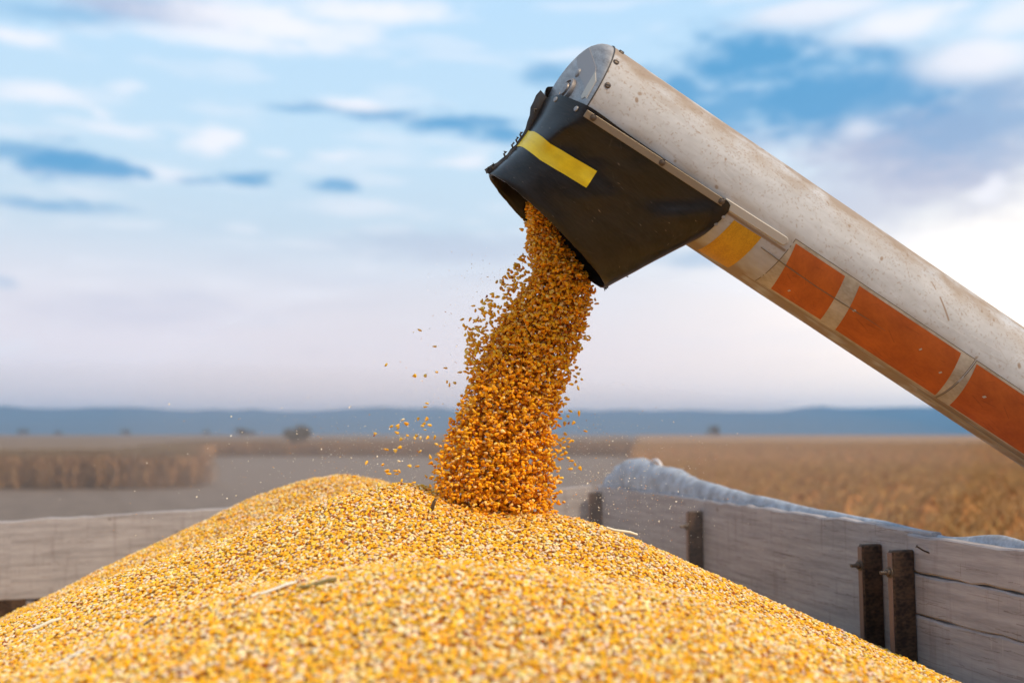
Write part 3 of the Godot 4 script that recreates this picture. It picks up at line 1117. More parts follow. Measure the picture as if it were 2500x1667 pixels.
func auger() -> void:
	var o := base("unloading_auger", Transform3D(Basis(Vector3(0.8406, -0.5086, -0.1865), Vector3(0.5416, 0.7832, 0.3054), Vector3(-0.0092, -0.3577, 0.9338)).orthonormalized(), Vector3(0.143, 4.0738, -2.2384)))
	tag(o, "grey steel unloading auger tube with orange panels and a black rubber spout", "auger")
	var paint := mat("auger_paint", Color(0.87, 0.88, 0.91), 0.7, 0.0)
	paint.albedo_texture = texture(tube_image())
	var st := begin()
	var rows := []
	var uv := []
	for i in 61:
		var row := []
		var tex := []
		for k in 73:
			var deg := -180.0 + k * 5.0
			var x := 0.014 + 0.013 * cos(deg_to_rad(deg)) if i == 0 else lerpf(0.05, 3.4, pow((i - 1) / 59.0, 1.4))
			# sheet metal is never quite true
			var dent := 0.0008 * noise.get_noise_2d(x * 3.0, deg * 0.04)
			row.append(on_tube(x, deg, dent))
			tex.append(Vector2(x / 1.6, (deg + 180.0) / 360.0))
		rows.append(row)
		uv.append(tex)
	sheet(st, rows, uv)
	put("tube", done(st), paint, o)

	# end cap: a slanted plate with a rolled rim
	var zinc := mat("zinc", Color(1, 1, 1), 0.5, 0.12)
	zinc.albedo_texture = texture(grain_image(256, 256, Color(0.22, 0.205, 0.20), Color(0.38, 0.37, 0.375), 0.012, 0.05, 71, 0.4))
	zinc.uv1_scale = Vector3(1, 1, 1)
	st = begin()
	rows = []
	uv = []
	for e in [[1.0, 0.0], [0.998, 0.22], [0.985, 0.5], [0.955, 0.78], [0.90, 1.0], [0.6, 1.0], [0.3, 1.0], [0.001, 1.0]]:
		var row := []
		var tex := []
		for k in 49:
			var a := TAU * k / 48.0
			var p: Vector3 = Vector3(0, sin(a), cos(a)) * (TUBE_R - 0.001) * e[0]
			p.x = lerpf(0.013 + 0.013 * cos(a), -0.014 + 0.27 * p.z, e[1])
			row.append(p)
			tex.append(Vector2(p.z, p.y) * 3.0)
		rows.append(row)
		uv.append(tex)
	sheet(st, rows, uv)
	var cap := put("end_plate", done(st), zinc, o)
	var iron := mat("dark_iron", Color(0.06, 0.05, 0.045), 0.55, 0.3)
	var rust := mat("worn_bolt", Color(0.12, 0.09, 0.07), 0.5, 0.4)
	st = begin()
	var ring := []
	for k in 49:
		var a := TAU * k / 48.0
		ring.append(Vector3(0.0135 + 0.013 * cos(a), sin(a) * (TUBE_R + 0.0004), cos(a) * (TUBE_R + 0.0004)))
	tube(st, ring, 0.0016, 6, false)
	put("seam", done(st), iron, o)

	var on_plate := func(z: float, y: float, off: float) -> Vector3: return Vector3(-0.014 + 0.27 * z, y, z) + Vector3(-0.965, 0, 0.261) * off
	var band := mat("faded_tape", Color(0.30, 0.265, 0.255), 0.5)
	var shapes := [["tape_band", band, 0.0012, [[-0.091, 0.078], [-0.054, 0.112], [0.010, 0.095], [0.062, 0.080], [0.085, 0.066], [0.088, 0.022], [0.059, 0.034], [0.0, 0.046]]],
		["torn_mesh", mat("torn_mesh", Color(0.52, 0.47, 0.41), 0.8), 0.0016, [[0.074, 0.072], [0.112, 0.054], [0.121, 0.012], [0.108, 0.014], [0.098, 0.006], [0.084, 0.010], [0.080, 0.024]]]]
	for s in shapes:
		st = begin()
		st.set_smooth_group(-1)
		var mid := Vector2.ZERO
		for p in s[3]:
			mid += Vector2(p[0], p[1]) / s[3].size()
		for k in s[3].size():
			var p: Array = s[3][k]
			var q: Array = s[3][(k + 1) % s[3].size()]
			face(st, on_plate.call(mid.x, mid.y, s[2]), on_plate.call(p[0], p[1], s[2]), on_plate.call(q[0], q[1], s[2]), Vector3(-0.965, 0, 0.261))
			quad(st, on_plate.call(p[0], p[1], s[2]), on_plate.call(q[0], q[1], s[2]), on_plate.call(q[0], q[1], 0.0), on_plate.call(p[0], p[1], 0.0), Vector3(0, p[1] - mid.y, p[0] - mid.x))
		put(s[0], done(st), s[1], cap)
	var plate_frame := Basis(Vector3(0.261, 0, 0.965), Vector3.UP, Vector3(-0.965, 0, 0.261))
	st = begin()
	lathe(st, [Vector2(0.030, 0.0), Vector2(0.030, 0.006), Vector2(0.0285, 0.009), Vector2(0.024, 0.010), Vector2(0.0225, 0.006), Vector2(0.016, 0.006), Vector2(0.015, 0.013), Vector2(0.004, 0.014), Vector2(0.0, 0.012)], 28)
	put("bearing_hub", done(st), mat("hub_steel", Color(0.26, 0.23, 0.22), 0.45, 0.4), cap, Transform3D(plate_frame, on_plate.call(-0.012, 0.004, 0.0)))
	st = begin()
	lathe(st, [Vector2(0.011, 0.0), Vector2(0.010, 0.004), Vector2(0.006, 0.006), Vector2(0.0, 0.0065)], 16)
	put("round_rivet", done(st), zinc, cap, Transform3D(plate_frame, on_plate.call(-0.020, 0.050, 0.0)))

	for e in [[0.0315, 52.6], [0.0405, 25.3], [0.034, 79.0]]:
		var n := on_tube(0.0, e[1]).normalized()
		var xf := frame(on_tube(e[0], e[1]), Vector3.RIGHT, n)
		xf.basis = Basis(xf.basis.x, xf.basis.z * -1.0, xf.basis.y)
		st = begin()
		lathe(st, [Vector2(0.0072, -0.001), Vector2(0.0070, 0.0012), Vector2(0.0052, 0.0030), Vector2(0.0, 0.0038)], 16, xf)
		var sc := put("screw", done(st), rust, o)
		st = begin()
		bevel_box(st, Vector3(0.0125, 0.0016, 0.0018), 0.0003, xf * Transform3D(Basis(Vector3.BACK, 0.3), Vector3(0, 0, 0.0034)))
		put("slot", done(st), iron, sc)

	# stickers on the flank
	var film := mat("clear_film", Color(0.52, 0.455, 0.38), 0.4)
	film.albedo_texture = texture(grain_image(256, 128, Color(0.62, 0.58, 0.52), Color(1, 1, 1), 0.02, 0.02, 81, 0.3))
	var grime := mat("film_edge_grime", Color(0.13, 0.09, 0.06), 0.8)
	var orange := mat("orange_print", Color(0.52, 0.115, 0.014), 0.5)
	var print_image := grain_image(256, 128, Color(0.72, 0.64, 0.56), Color(1, 1, 1), 0.010, 0.014, 83, 0.25)
	var scr := RandomNumberGenerator.new()
	scr.seed = 12
	for i in 46:
		var p := Vector2(scr.randf() * 256.0, scr.randf() * 128.0)
		stroke(print_image, p, p + Vector2(scr.randf_range(-30.0, 40.0), scr.randfn() * 7.0), 0.4, Color(1.0, 0.95, 0.85) if scr.randf() < 0.6 else Color(0.35, 0.25, 0.2), scr.randf_range(0.15, 0.5))
	orange.albedo_texture = texture(print_image)
	var films := [[Vector2(0.5853, 4.7), Vector2(1.1050, 4.9), Vector2(1.1150, -52.0), Vector2(0.5857, -55.0)], [Vector2(1.1110, 4.9), Vector2(1.66, 5.0), Vector2(1.67, -52.0), Vector2(1.1200, -52.0)]]
	for c in films:
		put("grime_line", sticker(c, 0.0004, 0.0016), grime, o)
		put("clear_film", sticker(c, 0.0008), film, o)
	var panels := [[Vector2(0.5906, 1.8), Vector2(0.7297, 2.1), Vector2(0.7651, -49.7), Vector2(0.6242, -52.0)], [Vector2(0.7708, 2.1), Vector2(1.0679, 2.8), Vector2(1.1100, -49.3), Vector2(0.8095, -50.0)],
		[Vector2(1.1150, 2.5), Vector2(1.4121, 3.0), Vector2(1.4560, -49.3), Vector2(1.1560, -50.0)]]
	for c in panels:
		put("orange_panel", sticker(c, 0.0012), orange, o)
	var amber := mat("amber_sticker", Color(0.62, 0.32, 0.012), 0.4)
	amber.albedo_texture = texture(grain_image(128, 128, Color(0.80, 0.74, 0.65), Color(1, 1, 1), 0.02, 0.02, 85, 0.9))
	put("amber_sticker", sticker([Vector2(0.443, -11.3), Vector2(0.518, -10.6), Vector2(0.5176, -64.0), Vector2(0.4356, -69.0)], 0.0010), amber, o)
	st = begin()
	tube(st, [on_tube(0.532, -18.6, 0.0012), on_tube(0.602, -19.8, 0.0016), on_tube(0.693, -20.5, 0.0017), on_tube(0.788, -19.6, 0.0020), on_tube(0.84, -19.0, 0.0018), on_tube(0.8895, -18.9, 0.0012)], [0.0008, 0.0013, 0.0010, 0.0012, 0.0007, 0.0003], 6)
	put("lifted_film_crease", done(st), mat("crease", Color(0.20, 0.13, 0.07), 0.7), o)
	for e in [[0.80, -19.3, 0.007], [1.186, -19.0, 0.008], [1.063, -23.0, 0.006], [0.985, -15.0, 0.005], [0.655, -40.0, 0.005]]:
		var w: float = e[2] * 0.62
		var c := [Vector2(e[0] - w * 0.2, e[1] + 1.5), Vector2(e[0] + w, e[1] + 1.1), Vector2(e[0] + w * 0.3, e[1] - 1.3), Vector2(e[0] - w, e[1] - 1.0)]
		put("paint_chip", sticker(c, 0.0022), mats["torn_mesh"], o)
	# lapped sheet under the tube from the second panel on
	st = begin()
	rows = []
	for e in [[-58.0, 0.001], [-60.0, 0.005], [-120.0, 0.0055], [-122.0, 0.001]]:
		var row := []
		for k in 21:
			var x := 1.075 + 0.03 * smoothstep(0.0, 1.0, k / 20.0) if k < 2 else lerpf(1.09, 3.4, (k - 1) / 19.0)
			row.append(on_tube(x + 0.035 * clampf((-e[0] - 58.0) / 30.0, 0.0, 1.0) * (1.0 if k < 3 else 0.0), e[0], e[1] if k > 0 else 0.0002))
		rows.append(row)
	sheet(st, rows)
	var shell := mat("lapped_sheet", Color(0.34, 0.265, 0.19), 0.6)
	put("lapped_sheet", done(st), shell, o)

	# rail behind the clamp strip
	st = begin()
	bevel_box(st, Vector3(0.165, 0.0205, 0.007), 0.0016, Transform3D(Basis(Vector3.BACK, 0.02), Vector3(0.480, -0.0065, 0.1435)))
	lathe(st, [Vector2(0.0102, -0.0035), Vector2(0.0102, 0.0022), Vector2(0.0086, 0.0036), Vector2(0.0, 0.0036)], 20, Transform3D(Basis(), Vector3(0.5625, -0.0048, 0.1435)))
	put("rail", done(st), mat("rail_paint", Color(0.44, 0.40, 0.36), 0.5, 0.1), o)

	# rubber spout, with an inner face and a lip
	var rubber := mat("black_rubber", Color(1, 1, 1), 0.31)
	rubber.albedo_texture = texture(rubber_image())
	rubber.metallic_specular = 0.42
	st = begin()
	rows = []
	uv = []
	var levels := []
	for i in 19:
		levels.append([i / 18.0, 0.0])
	levels.append_array([[1.002, 0.002], [1.0, 0.0055], [0.96, 0.0055], [0.8, 0.0055], [0.6, 0.0055], [0.4, 0.0055], [0.2, 0.0055], [0.03, 0.0055]])
	for e in levels:
		var row := []
		var tex := []
		for k in 91:
			var deg := k * 4.0
			var p := spout(deg, e[0])
			var axis := Vector3(0.2, -0.03, 0.0).lerp(Vector3(0.122, -0.296, 0), e[0])
			p += (axis - p).normalized() * e[1]
			if e[0] > 0.93:
				p.y += 0.0022 * noise.get_noise_2d(deg * 0.5, 3.0)
			row.append(p)
			tex.append(Vector2(deg / 360.0, e[0]))
		rows.append(row)
		uv.append(tex)
	sheet(st, rows, uv)
	var boot := put("rubber_spout", done(st), rubber, o)
	# yellow reflective tape on it
	var yellow := mat("yellow_tape", Color(0.92, 0.64, 0.008), 0.42)
	yellow.albedo_texture = texture(grain_image(128, 64, Color(0.82, 0.78, 0.6), Color(1, 1, 1), 0.03, 0.03, 91, 0.25))
	st = begin()
	rows = []
	uv = []
	for i in 6:
		var row := []
		var tex := []
		var v := i / 5.0
		var bend := spout_spot(0.006, lerpf(-0.112, -0.155, v))
		for j in 24:
			var u := j / 23.0
			if j < 7:
				row.append(off_spout(Vector2(184.0, lerpf(0.385, 0.590, v)).lerp(bend, j / 7.0), 0.0013))
			else:
				var w := (j - 7) / 16.0
				row.append(spout_at(lerpf(0.006, 0.124, w), lerpf(-0.112, -0.155, v) + lerpf(0.0, 0.007, w), 0.0013))
			tex.append(Vector2(u, v))
		rows.append(row)
		uv.append(tex)
	sheet(st, rows, uv)
	put("reflective_tape", done(st), yellow, boot)
	# the joined edge of the rubber at the tip, held by wire ties
	st = begin()
	rows = []
	for i in 16:
		var t := i / 15.0
		var p := spout(184.0, t)
		var wide := 0.020 * exp(-pow((t - 0.12) / 0.22, 2.0)) + 0.006 + 0.010 * exp(-pow((t - 0.97) / 0.08, 2.0)) + 0.0015 * sin(t * 40.0)
		var out := Vector3(-0.93, 0.10, -0.36)
		rows.append([p + Vector3(0.004, 0, 0.004), p + out * wide + Vector3(0, 0.004, 0.002), p + out * wide + Vector3(0, 0.002, -0.003), p + Vector3(0.004, 0, -0.006)])
	sheet(st, rows, [], true)
	put("joined_edge", done(st), mat("rubber_edge", Color(0.05, 0.042, 0.04), 0.6), boot)
	var k := 0
	for t in [0.18, 0.46, 0.53, 0.60, 0.72, 0.90, 0.97]:
		tie(boot, spout(184.0, t) + Vector3(-0.007, 0, 0.0), Vector3(-0.85, 0.45, 0.1), k)
		k += 1
	for t in [0.18, 0.44, 0.70, 0.97]:
		tie(boot, spout(356.0, t), Vector3(0.75, -0.66, 0.0), k)
		k += 1
	# clamp strip with three nuts
	st = begin()
	bevel_box(st, Vector3(0.366, 0.0165, 0.0045), 0.0008, Transform3D(Basis(Vector3.BACK, 0.012), Vector3(0.213, -0.0125, 0.1565)))
	var strip := put("clamp_strip", done(st), mat("strip_steel", Color(0.25, 0.195, 0.14), 0.5, 0.25), o)
	for x in [0.050, 0.231, 0.390]:
		bolt(strip, "nut", Vector3(x, -0.0115 + 0.012 * (x - 0.213), 0.1585), Vector3.BACK, 0.0050, rust)
	for p in [Vector2(0.418, -0.036), Vector2(0.415, -0.058)]:
		st = begin()
		lathe(st, [Vector2(0.0042, 0.0), Vector2(0.0038, 0.0016), Vector2(0.0016, 0.0022), Vector2(0.0, 0.0012)], 12, Transform3D(Basis(), spout_at(p.x, p.y, 0.0002)))
		put("rivet", done(st), zinc, boot)
	for e in [[166.0, 0.05], [147.0, 0.07]]:
		var p: Vector3 = spout(e[0], e[1])
		st = begin()
		lathe(st, [Vector2(0.0065, 0.0), Vector2(0.0058, 0.0022), Vector2(0.0, 0.003)], 14, frame(p, Vector3(0.5, 0, 0.86), Vector3.UP))
		put("rivet", done(st), zinc, boot)


# ---------------------------------------------------------------- trailer (side frames: x along the wall, y up from its top edge, z into the trailer)

func wood_image() -> Image:
	var w := 1024
	var h := 512
	var img := grain_image(w, h, Color(0.27, 0.245, 0.25), Color(0.41, 0.375, 0.38), 0.004, 0.05, 101, 0.30)
	var r := RandomNumberGenerator.new()
	r.seed = 9
	var drip := fbm(1.0, 3, 33)
	var dark := Color(0.12, 0.085, 0.075).linear_to_srgb()
	for y in h:
		for x in w:
			var f := clampf(0.4 * drip.get_noise_2d(x * 0.035, y * 0.004) - 0.10, 0.0, 0.3)
			if f > 0.02:
				img.set_pixel(x, y, img.get_pixel(x, y).lerp(Color(0.40, 0.34, 0.33), f))
	# drying cracks run with the grain
	for i in 420:
		var p := Vector2(r.randf() * w, r.randf() * h)
		var long := r.randf_range(10.0, 90.0)
		var last := p
		for s in 6:
			var q := last + Vector2(long / 6.0, r.randfn() * 0.7)
			stroke(img, last, q, 0.35 + 0.5 * r.randf() * (1.0 if i % 7 == 0 else 0.4), dark, r.randf_range(0.25, 0.7))
			last = q
	for i in 90:
		var p := Vector2(r.randf() * w, r.randf() * h)
		stroke(img, p, p + Vector2(r.randfn(), r.randf_range(4.0, 34.0)), r.randf_range(0.3, 0.8), dark if r.randf() < 0.6 else Color(0.82, 0.77, 0.75), r.randf_range(0.12, 0.4))
	for i in 1400:
		var p := Vector2(r.randf() * w, r.randf() * h)
		stroke(img, p, p + Vector2(0, r.randf_range(3.0, 16.0)), 0.3, dark if r.randf() < 0.5 else Color(0.86, 0.82, 0.82), r.randf_range(0.06, 0.24))
	for i in 7:
		var p := Vector2(r.randf() * w, r.randf() * h)
		stroke(img, p, p + Vector2(2, 1), r.randf_range(3.0, 6.0), dark, 0.16)
	return img


# a weathered board from x0 to x1, y1 (bottom) to y0 (top), z0 (back) to z1 (face), its edges worn uneven
func plank(x0: float, x1: float, y0: float, y1: float, z0: float, z1: float, s: int, worn := 0.003) -> ArrayMesh:
	var st := begin()
	st.set_smooth_group(-1)
	var n := maxi(2, int((x1 - x0) / 0.045))
	var loops := []
	for i in n + 1:
		var x := lerpf(x0, x1, float(i) / n)
		var a := worn * noise.get_noise_2d(x * 9.0, s * 7.3) * 2.2
		var b := worn * noise.get_noise_2d(x * 9.0, s * 7.3 + 40.0) * 2.0
		var c := 0.003 + worn * absf(noise.get_noise_2d(x * 16.0, s * 3.1)) * 2.0
		var f := worn * 0.4 * noise.get_noise_2d(x * 5.0, s * 5.0)
		loops.append([Vector3(x, y0 + a - c, z1 + f), Vector3(x, y0 + a, z1 + f - c), Vector3(x, y0 + a, z0 + c), Vector3(x, y0 + a - c, z0), Vector3(x, y1 + b + c, z0), Vector3(x, y1 + b, z0 + c), Vector3(x, y1 + b, z1 + f - c), Vector3(x, y1 + b + c, z1 + f)])
	var tex := func(p: Vector3) -> Vector2: return Vector2(p.x / 1.5 + s * 0.37, (-p.y + p.z) / 0.75 + s * 0.23)
	for i in n:
		for k in 8:
			var e := (k + 1) % 8
			var q := [loops[i][k], loops[i + 1][k], loops[i + 1][e], loops[i][e]]
			var mid := Vector3((x0 + x1) * 0.5, (y0 + y1) * 0.5, (z0 + z1) * 0.5)
			var c: Vector3 = (q[0] + q[2]) * 0.5
			quad(st, q[0], q[1], q[2], q[3], Vector3(0, (c.y - mid.y) / (y0 - y1), (c.z - mid.z) / (z1 - z0)), [tex.call(q[0]), tex.call(q[1]), tex.call(q[2]), tex.call(q[3])])
	for i in [0, n]:
		for k in range(1, 7):
			var q := [loops[i][0], loops[i][k], loops[i][k + 1]]
			face(st, q[0], q[1], q[2], Vector3(-1 if i == 0 else 1, 0, 0), [tex.call(q[0]), tex.call(q[1]), tex.call(q[2])])
	return done(st)


func post(parent: Node3D, x: float, foot: float, top: float, low: float, bolted: bool, wide := 0.020, deep := 0.062) -> void:
	var st := begin()
	bevel_box(st, Vector3(wide, top - low, deep), 0.004, Transform3D(Basis(), Vector3(x, (top + low) * 0.5, foot + deep * 0.5)))
	var o := put("stake", done(st), mats["rusty_steel"], parent)
	st = begin()
	bevel_box(st, Vector3(wide - 0.004, top - low - 0.012, 0.003), 0.001, Transform3D(Basis(), Vector3(x, (top + low) * 0.5, foot + deep + 0.0012)))
	put("worn_edge", done(st), mats["worn_steel"], o)
	if bolted:
		bolt(o, "bolt", Vector3(x, top - 0.056, foot + deep + 0.003), Vector3.BACK, 0.0095, mats["worn_bolt"], 3.0)


func trailer() -> void:
	var o := base("grain_trailer")
	tag(o, "old grain trailer with weathered grey plank sides and rusty brown stakes", "trailer")
	var wood := mat("weathered_wood", Color(1, 1, 1), 0.85)
	wood.albedo_texture = texture(wood_image())
	var bump := grain_image(512, 256, Color(0, 0, 0), Color(1, 1, 1), 0.008, 0.12, 103, 0.5)
	wood.heightmap_enabled = true
	wood.heightmap_texture = texture(bump)
	wood.heightmap_scale = 0.04
	var steel := mat("rusty_steel", Color(1, 1, 1), 0.6, 0.2)
	steel.albedo_texture = texture(grain_image(256, 256, Color(0.016, 0.008, 0.005), Color(0.105, 0.058, 0.034), 0.05, 0.03, 105, 0.7))
	mat("worn_steel", Color(0.20, 0.125, 0.10), 0.55, 0.2)

	# right side
	var right := Node3D.new()
	right.name = "right_side"
	o.add_child(right, true)
	right.transform = Transform3D(Basis(Vector3(0.277, 0, 0.961), Vector3.UP, Vector3(-0.961, 0, 0.277)).orthonormalized(), Vector3(0.42, EYE - 0.25, -4.85))
	put("side_board", plank(-0.03, 2.36, 0.0, -0.52, -0.032, 0.0, 1), wood, right)
	put("side_board", plank(-0.03, 2.36, -0.525, -1.0, -0.032, 0.0, 2), wood, right)
	put("side_board", plank(2.292, 4.9, -0.012, -0.106, -0.012, 0.022, 3), wood, right)
	put("side_board", plank(2.292, 4.9, -0.1105, -0.214, -0.012, 0.022, 4), wood, right)
	put("side_board", plank(2.292, 4.9, -0.2165, -0.55, -0.012, 0.022, 5), wood, right)
	put("side_board", plank(2.292, 4.9, -0.555, -1.0, -0.012, 0.022, 6), wood, right)
	post(right, 0.035, 0.0, -0.03, -0.9, false)
	post(right, 1.082, 0.0, -0.042, -0.9, true)
	post(right, 2.150, 0.0, -0.053, -0.9, true, 0.021, 0.064)
	post(right, 2.312, 0.0225, -0.050, -0.9, true, 0.021, 0.067)
	post(right, 3.6, 0.0225, -0.050, -0.9, true, 0.021, 0.067)
	var st := begin()
	tube(st, [Vector3(2.378, -0.052, 0.020), Vector3(2.372, -0.046, 0.034), Vector3(2.362, -0.036, 0.046)], [0.0022, 0.0022, 0.0022], 7)
	tube(st, [Vector3(2.362, -0.036, 0.046), Vector3(2.3612, -0.0352, 0.0472)], [0.0045, 0.0045], 9)
	put("nail", done(st), mats["rusty_steel"], right)
	st = begin()
	bevel_box(st, Vector3(0.055, 0.5, 0.05), 0.006, Transform3D(Basis(), Vector3(0.41, -0.163, -0.21)))
	put("outer_post", done(st), mats["rusty_steel"], right)
	st = begin()
	bevel_box(st, Vector3(0.05, 0.30, 0.012), 0.003, Transform3D(Basis(Vector3.BACK, -0.3), Vector3(2.55, -0.125, -0.15)))
	var bracket := put("bracket", done(st), mats["worn_steel"], right)
	st = begin()
	lathe(st, [Vector2(0.006, 0.0), Vector2(0.005, 0.0015), Vector2(0.0, 0.001)], 12, Transform3D(Basis(), Vector3(2.545, -0.005, -0.1435)))
	put("hole", done(st), mats["dark_iron"], bracket)

	# far side, a little lower at its left end
	var a := Vector3(-2.75, EYE - 0.402, -4.187)
	var b := Vector3(0.42, EYE - 0.25, -4.85)
	var far := Node3D.new()
	far.name = "far_side"
	o.add_child(far, true)
	far.transform = frame(a, b - a, Vector3.UP)
	var long := a.distance_to(b)
	put("side_board", plank(0.0, long - 0.035, 0.0, -0.335, -0.034, 0.0, 7), wood, far)
	put("side_board", plank(0.0, long - 0.035, -0.34, -1.0, -0.044, -0.012, 8), wood, far)
	for i in 20:
		st = begin()
		bevel_box(st, Vector3(0.113, 0.18, 0.010), 0.002, Transform3D(Basis(), Vector3(0.182 + i * 0.145, -0.428 + (0.006 if i % 2 else 0.0), -0.006)))
		put("floor_plate", done(st), mats["rusty_steel"], far)

	# left side, floor, axles
	var left := Node3D.new()
	left.name = "left_side"
	o.add_child(left, true)
	left.transform = Transform3D(right.transform.basis, a)
	put("side_board", plank(0.0, 4.9, 0.0, -0.5, -0.03, 0.0, 9), wood, left)
	put("side_board", plank(0.0, 4.9, -0.505, -1.0, -0.03, 0.0, 10), wood, left)
	st = begin()
	bevel_box(st, Vector3(4.9, 0.05, 3.25), 0.004, Transform3D(right.transform.basis, Vector3(-0.50, EYE - 1.42, -2.15)))
	put("floor", done(st), wood, o)
	st = begin()
	for s in [-0.5, 0.5]:
		bevel_box(st, Vector3(4.9, 0.22, 0.12), 0.004, Transform3D(right.transform.basis, Vector3(-0.50 - 0.961 * s, EYE - 1.56, -2.15 + 0.277 * s)))
	put("chassis", done(st), mats["rusty_steel"], o)
	for s in [[-1.3, -1.2], [-1.3, 1.2], [1.3, -1.2], [1.3, 1.2]]:
		st = begin()
		lathe(st, [Vector2(0.30, -0.12), Vector2(0.50, -0.15), Vector2(0.56, -0.08), Vector2(0.57, 0.0), Vector2(0.56, 0.08), Vector2(0.50, 0.15), Vector2(0.30, 0.12)], 28)
		var where := Vector3(-0.50, 0.57, -2.15) + Vector3(0.277, 0, 0.961) * float(s[0]) + Vector3(-0.961, 0, 0.277) * float(s[1])
		var wheel := put("wheel", done(st), mats["black_rubber"], o, Transform3D(right.transform.basis, where))
		st = begin()
		lathe(st, [Vector2(0.0, 0.08), Vector2(0.2, 0.06), Vector2(0.30, 0.12), Vector2(0.30, -0.12), Vector2(0.2, -0.06), Vector2(0.0, -0.08)], 24)
		put("rim", done(st), mats["rusty_steel"], wheel)
		st = begin()
		bevel_box(st, Vector3(0.1, 0.9, 0.1), 0.004, Transform3D(Basis(), Vector3(0, 0.45, -0.25 * signf(s[1]))))
		put("axle_strut", done(st), mats["rusty_steel"], wheel)


const TARP := [[-0.03, 0.02], [0.03, 0.055], [0.12, 0.105], [0.22, 0.132], [0.33, 0.139], [0.42, 0.126], [0.50, 0.112], [0.64, 0.107], [0.74, 0.104], [0.83, 0.083], [0.97, 0.067], [1.10, 0.058], [1.23, 0.047], [1.40, 0.034], [1.8, 0.013], [2.05, 0.006], [2.3, -0.006], [2.40, -0.010], [2.57, 0.010], [2.75, -0.008], [3.2, 0.0], [4.8, 0.0]]

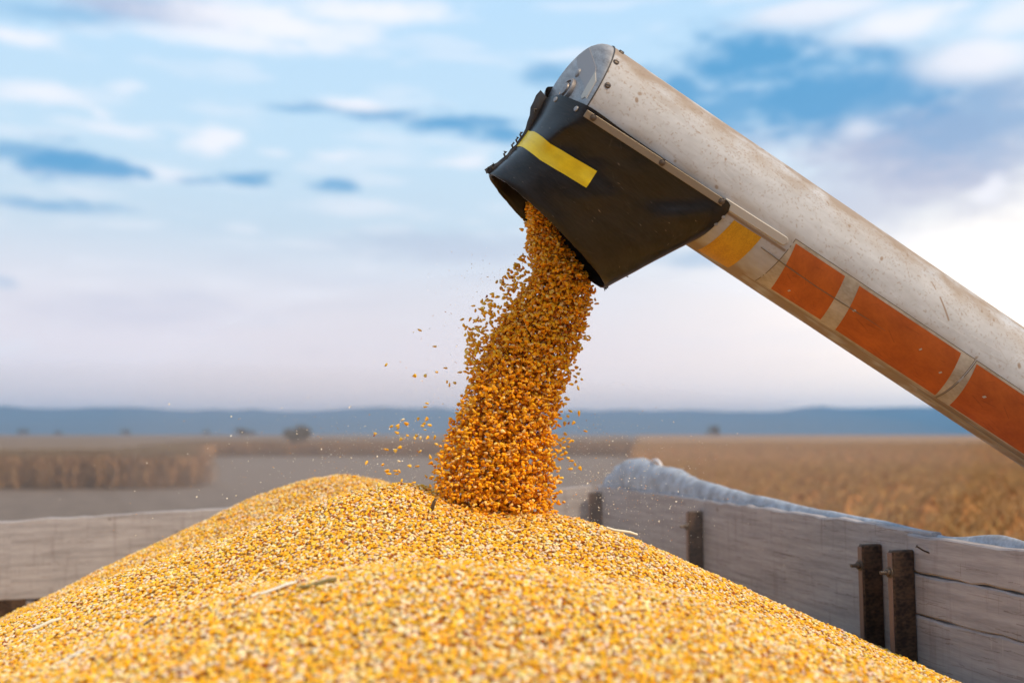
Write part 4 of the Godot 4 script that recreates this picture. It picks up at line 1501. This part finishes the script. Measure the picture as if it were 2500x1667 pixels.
func tarp() -> void:
	var xf := Transform3D(Basis(Vector3(0.277, 0, 0.961), Vector3.UP, Vector3(-0.961, 0, 0.277)).orthonormalized(), Vector3(0.42, EYE - 0.25, -4.85))
	var o := base("tarp", xf)
	tag(o, "pale blue white tarp rolled along the outer top edge of the trailer's right side", "tarp")
	var cloth := mat("tarp_cloth", Color(1, 1, 1), 0.75)
	cloth.albedo_texture = texture(grain_image(256, 256, Color(0.24, 0.26, 0.30), Color(0.44, 0.49, 0.57), 0.02, 0.02, 111, 0.5))
	cloth.uv1_triplanar = true
	cloth.uv1_scale = Vector3(2.6, 2.6, 2.6)
	var st := begin()
	var rows := []
	var folds := fbm(1.0, 3, 57)
	for i in 420:
		var x := lerpf(-0.03, 4.0, i / 419.0)
		var high := 0.0
		for k in range(1, TARP.size()):
			if x <= TARP[k][0]:
				high = lerpf(TARP[k - 1][1], TARP[k][1], smoothstep(0.0, 1.0, (x - TARP[k - 1][0]) / (TARP[k][0] - TARP[k - 1][0])))
				break
		var hang := 0.10
		var wide := 0.03 + 0.75 * maxf(high, 0.0)
		var inner := lerpf(-0.034, -0.016, smoothstep(0.012, 0.05, high)) if x < 2.33 else -0.008
		var row := []
		for j in 28:
			var a := TAU * j / 28.0
			var f := 1.0 - 0.10 + 0.55 * absf(folds.get_noise_2d(x * 7.0 + 1.3 * sin(a), 2.4 * a if a < PI else 2.4 * (TAU - a))) + 0.10 * absf(sin(x * 21.0 + a * 1.9 + 2.0 * folds.get_noise_2d(x * 3.0, 7.0)))
			var y := (high - hang) * 0.5 + (high + hang) * 0.5 * sin(a) * (0.94 + 0.06 * f)
			var z := inner - wide * 0.5 + wide * 0.5 * cos(a) * f
			if z > inner:
				z = inner
			# the inner side rests on the board's top
			if z > -0.034 and y < 0.001 and x < 4.9:
				y = maxf(y, -0.003 if x < 2.33 else -0.015)
			if i == 0 or i == 419:
				y = lerpf(y, -0.02, 0.7)
				z = lerpf(z, inner - wide * 0.5, 0.7)
			row.append(Vector3(x, y, z))
		rows.append(row)
	sheet(st, rows, [], true)
	put("rolled_sheet", done(st), cloth, o)
	st = begin()
	var arc := []
	for k in 9:
		var a := PI * k / 8.0
		arc.append(Vector3(0.50 - 0.055 * cos(a), 0.095 + 0.038 * sin(a), -0.075))
	tube(st, arc, 0.008, 7)
	put("strap_loop", done(st), mat("strap", Color(0.72, 0.68, 0.68), 0.7), o)


# ---------------------------------------------------------------- the scene

func _ready() -> void:
	rng.seed = 20240817
	noise.seed = 4
	noise.frequency = 1.0
	noise.noise_type = FastNoiseLite.TYPE_SIMPLEX_SMOOTH
	noise.fractal_octaves = 3

	var cam := Camera3D.new()
	cam.name = "camera"
	var lens := CameraAttributesPhysical.new()
	lens.frustum_focal_length = 35.0
	lens.frustum_focus_distance = 2.36
	lens.frustum_near = 0.05
	lens.frustum_far = 14000.0
	lens.exposure_aperture = 1.9
	cam.attributes = lens
	cam.far = 14000.0
	add_child(cam)
	cam.position = Vector3(0, EYE, 0)
	cam.rotation_degrees = Vector3(5.271, 0, 0)
	cam.current = true

	var around := WorldEnvironment.new()
	around.name = "surroundings"
	var env := Environment.new()
	env.background_mode = Environment.BG_SKY
	var sky := Sky.new()
	var pano := PanoramaSkyMaterial.new()
	pano.panorama = sky_panorama()
	sky.sky_material = pano
	env.sky = sky
	env.tonemap_mode = Environment.TONE_MAPPER_LINEAR
	env.tonemap_exposure = 2.42
	env.sdfgi_enabled = true
	env.ssao_enabled = true
	env.ssil_enabled = true
	env.fog_enabled = true
	env.volumetric_fog_enabled = true
	env.volumetric_fog_density = 0.0
	env.fog_density = 0.00024
	env.fog_light_color = Color(0.52, 0.78, 1.0)
	around.environment = env
	add_child(around)

	var sun := DirectionalLight3D.new()
	sun.name = "sun"
	sun.light_color = Color(1.0, 0.90, 0.75)
	sun.light_energy = 0.5
	sun.light_angular_distance = 12.0
	sun.shadow_enabled = true
	add_child(sun)
	sun.look_at_from_position(Vector3(0.52, 0.74, 0.43), Vector3.ZERO)

	ground_and_hills()
	crops()
	trees()

	var skin := mat("kernel", Color(1, 1, 1), 0.42)
	skin.vertex_color_use_as_albedo = true
	skin.metallic_specular = 0.3
	skin.backlight_enabled = true
	skin.backlight = Color(0.36, 0.30, 0.18)
	corn_heap()
	auger()
	trailer()
	tarp()
	corn_stream()
	straws()
	stray_kernels()
	chaff()
	dust_banks()
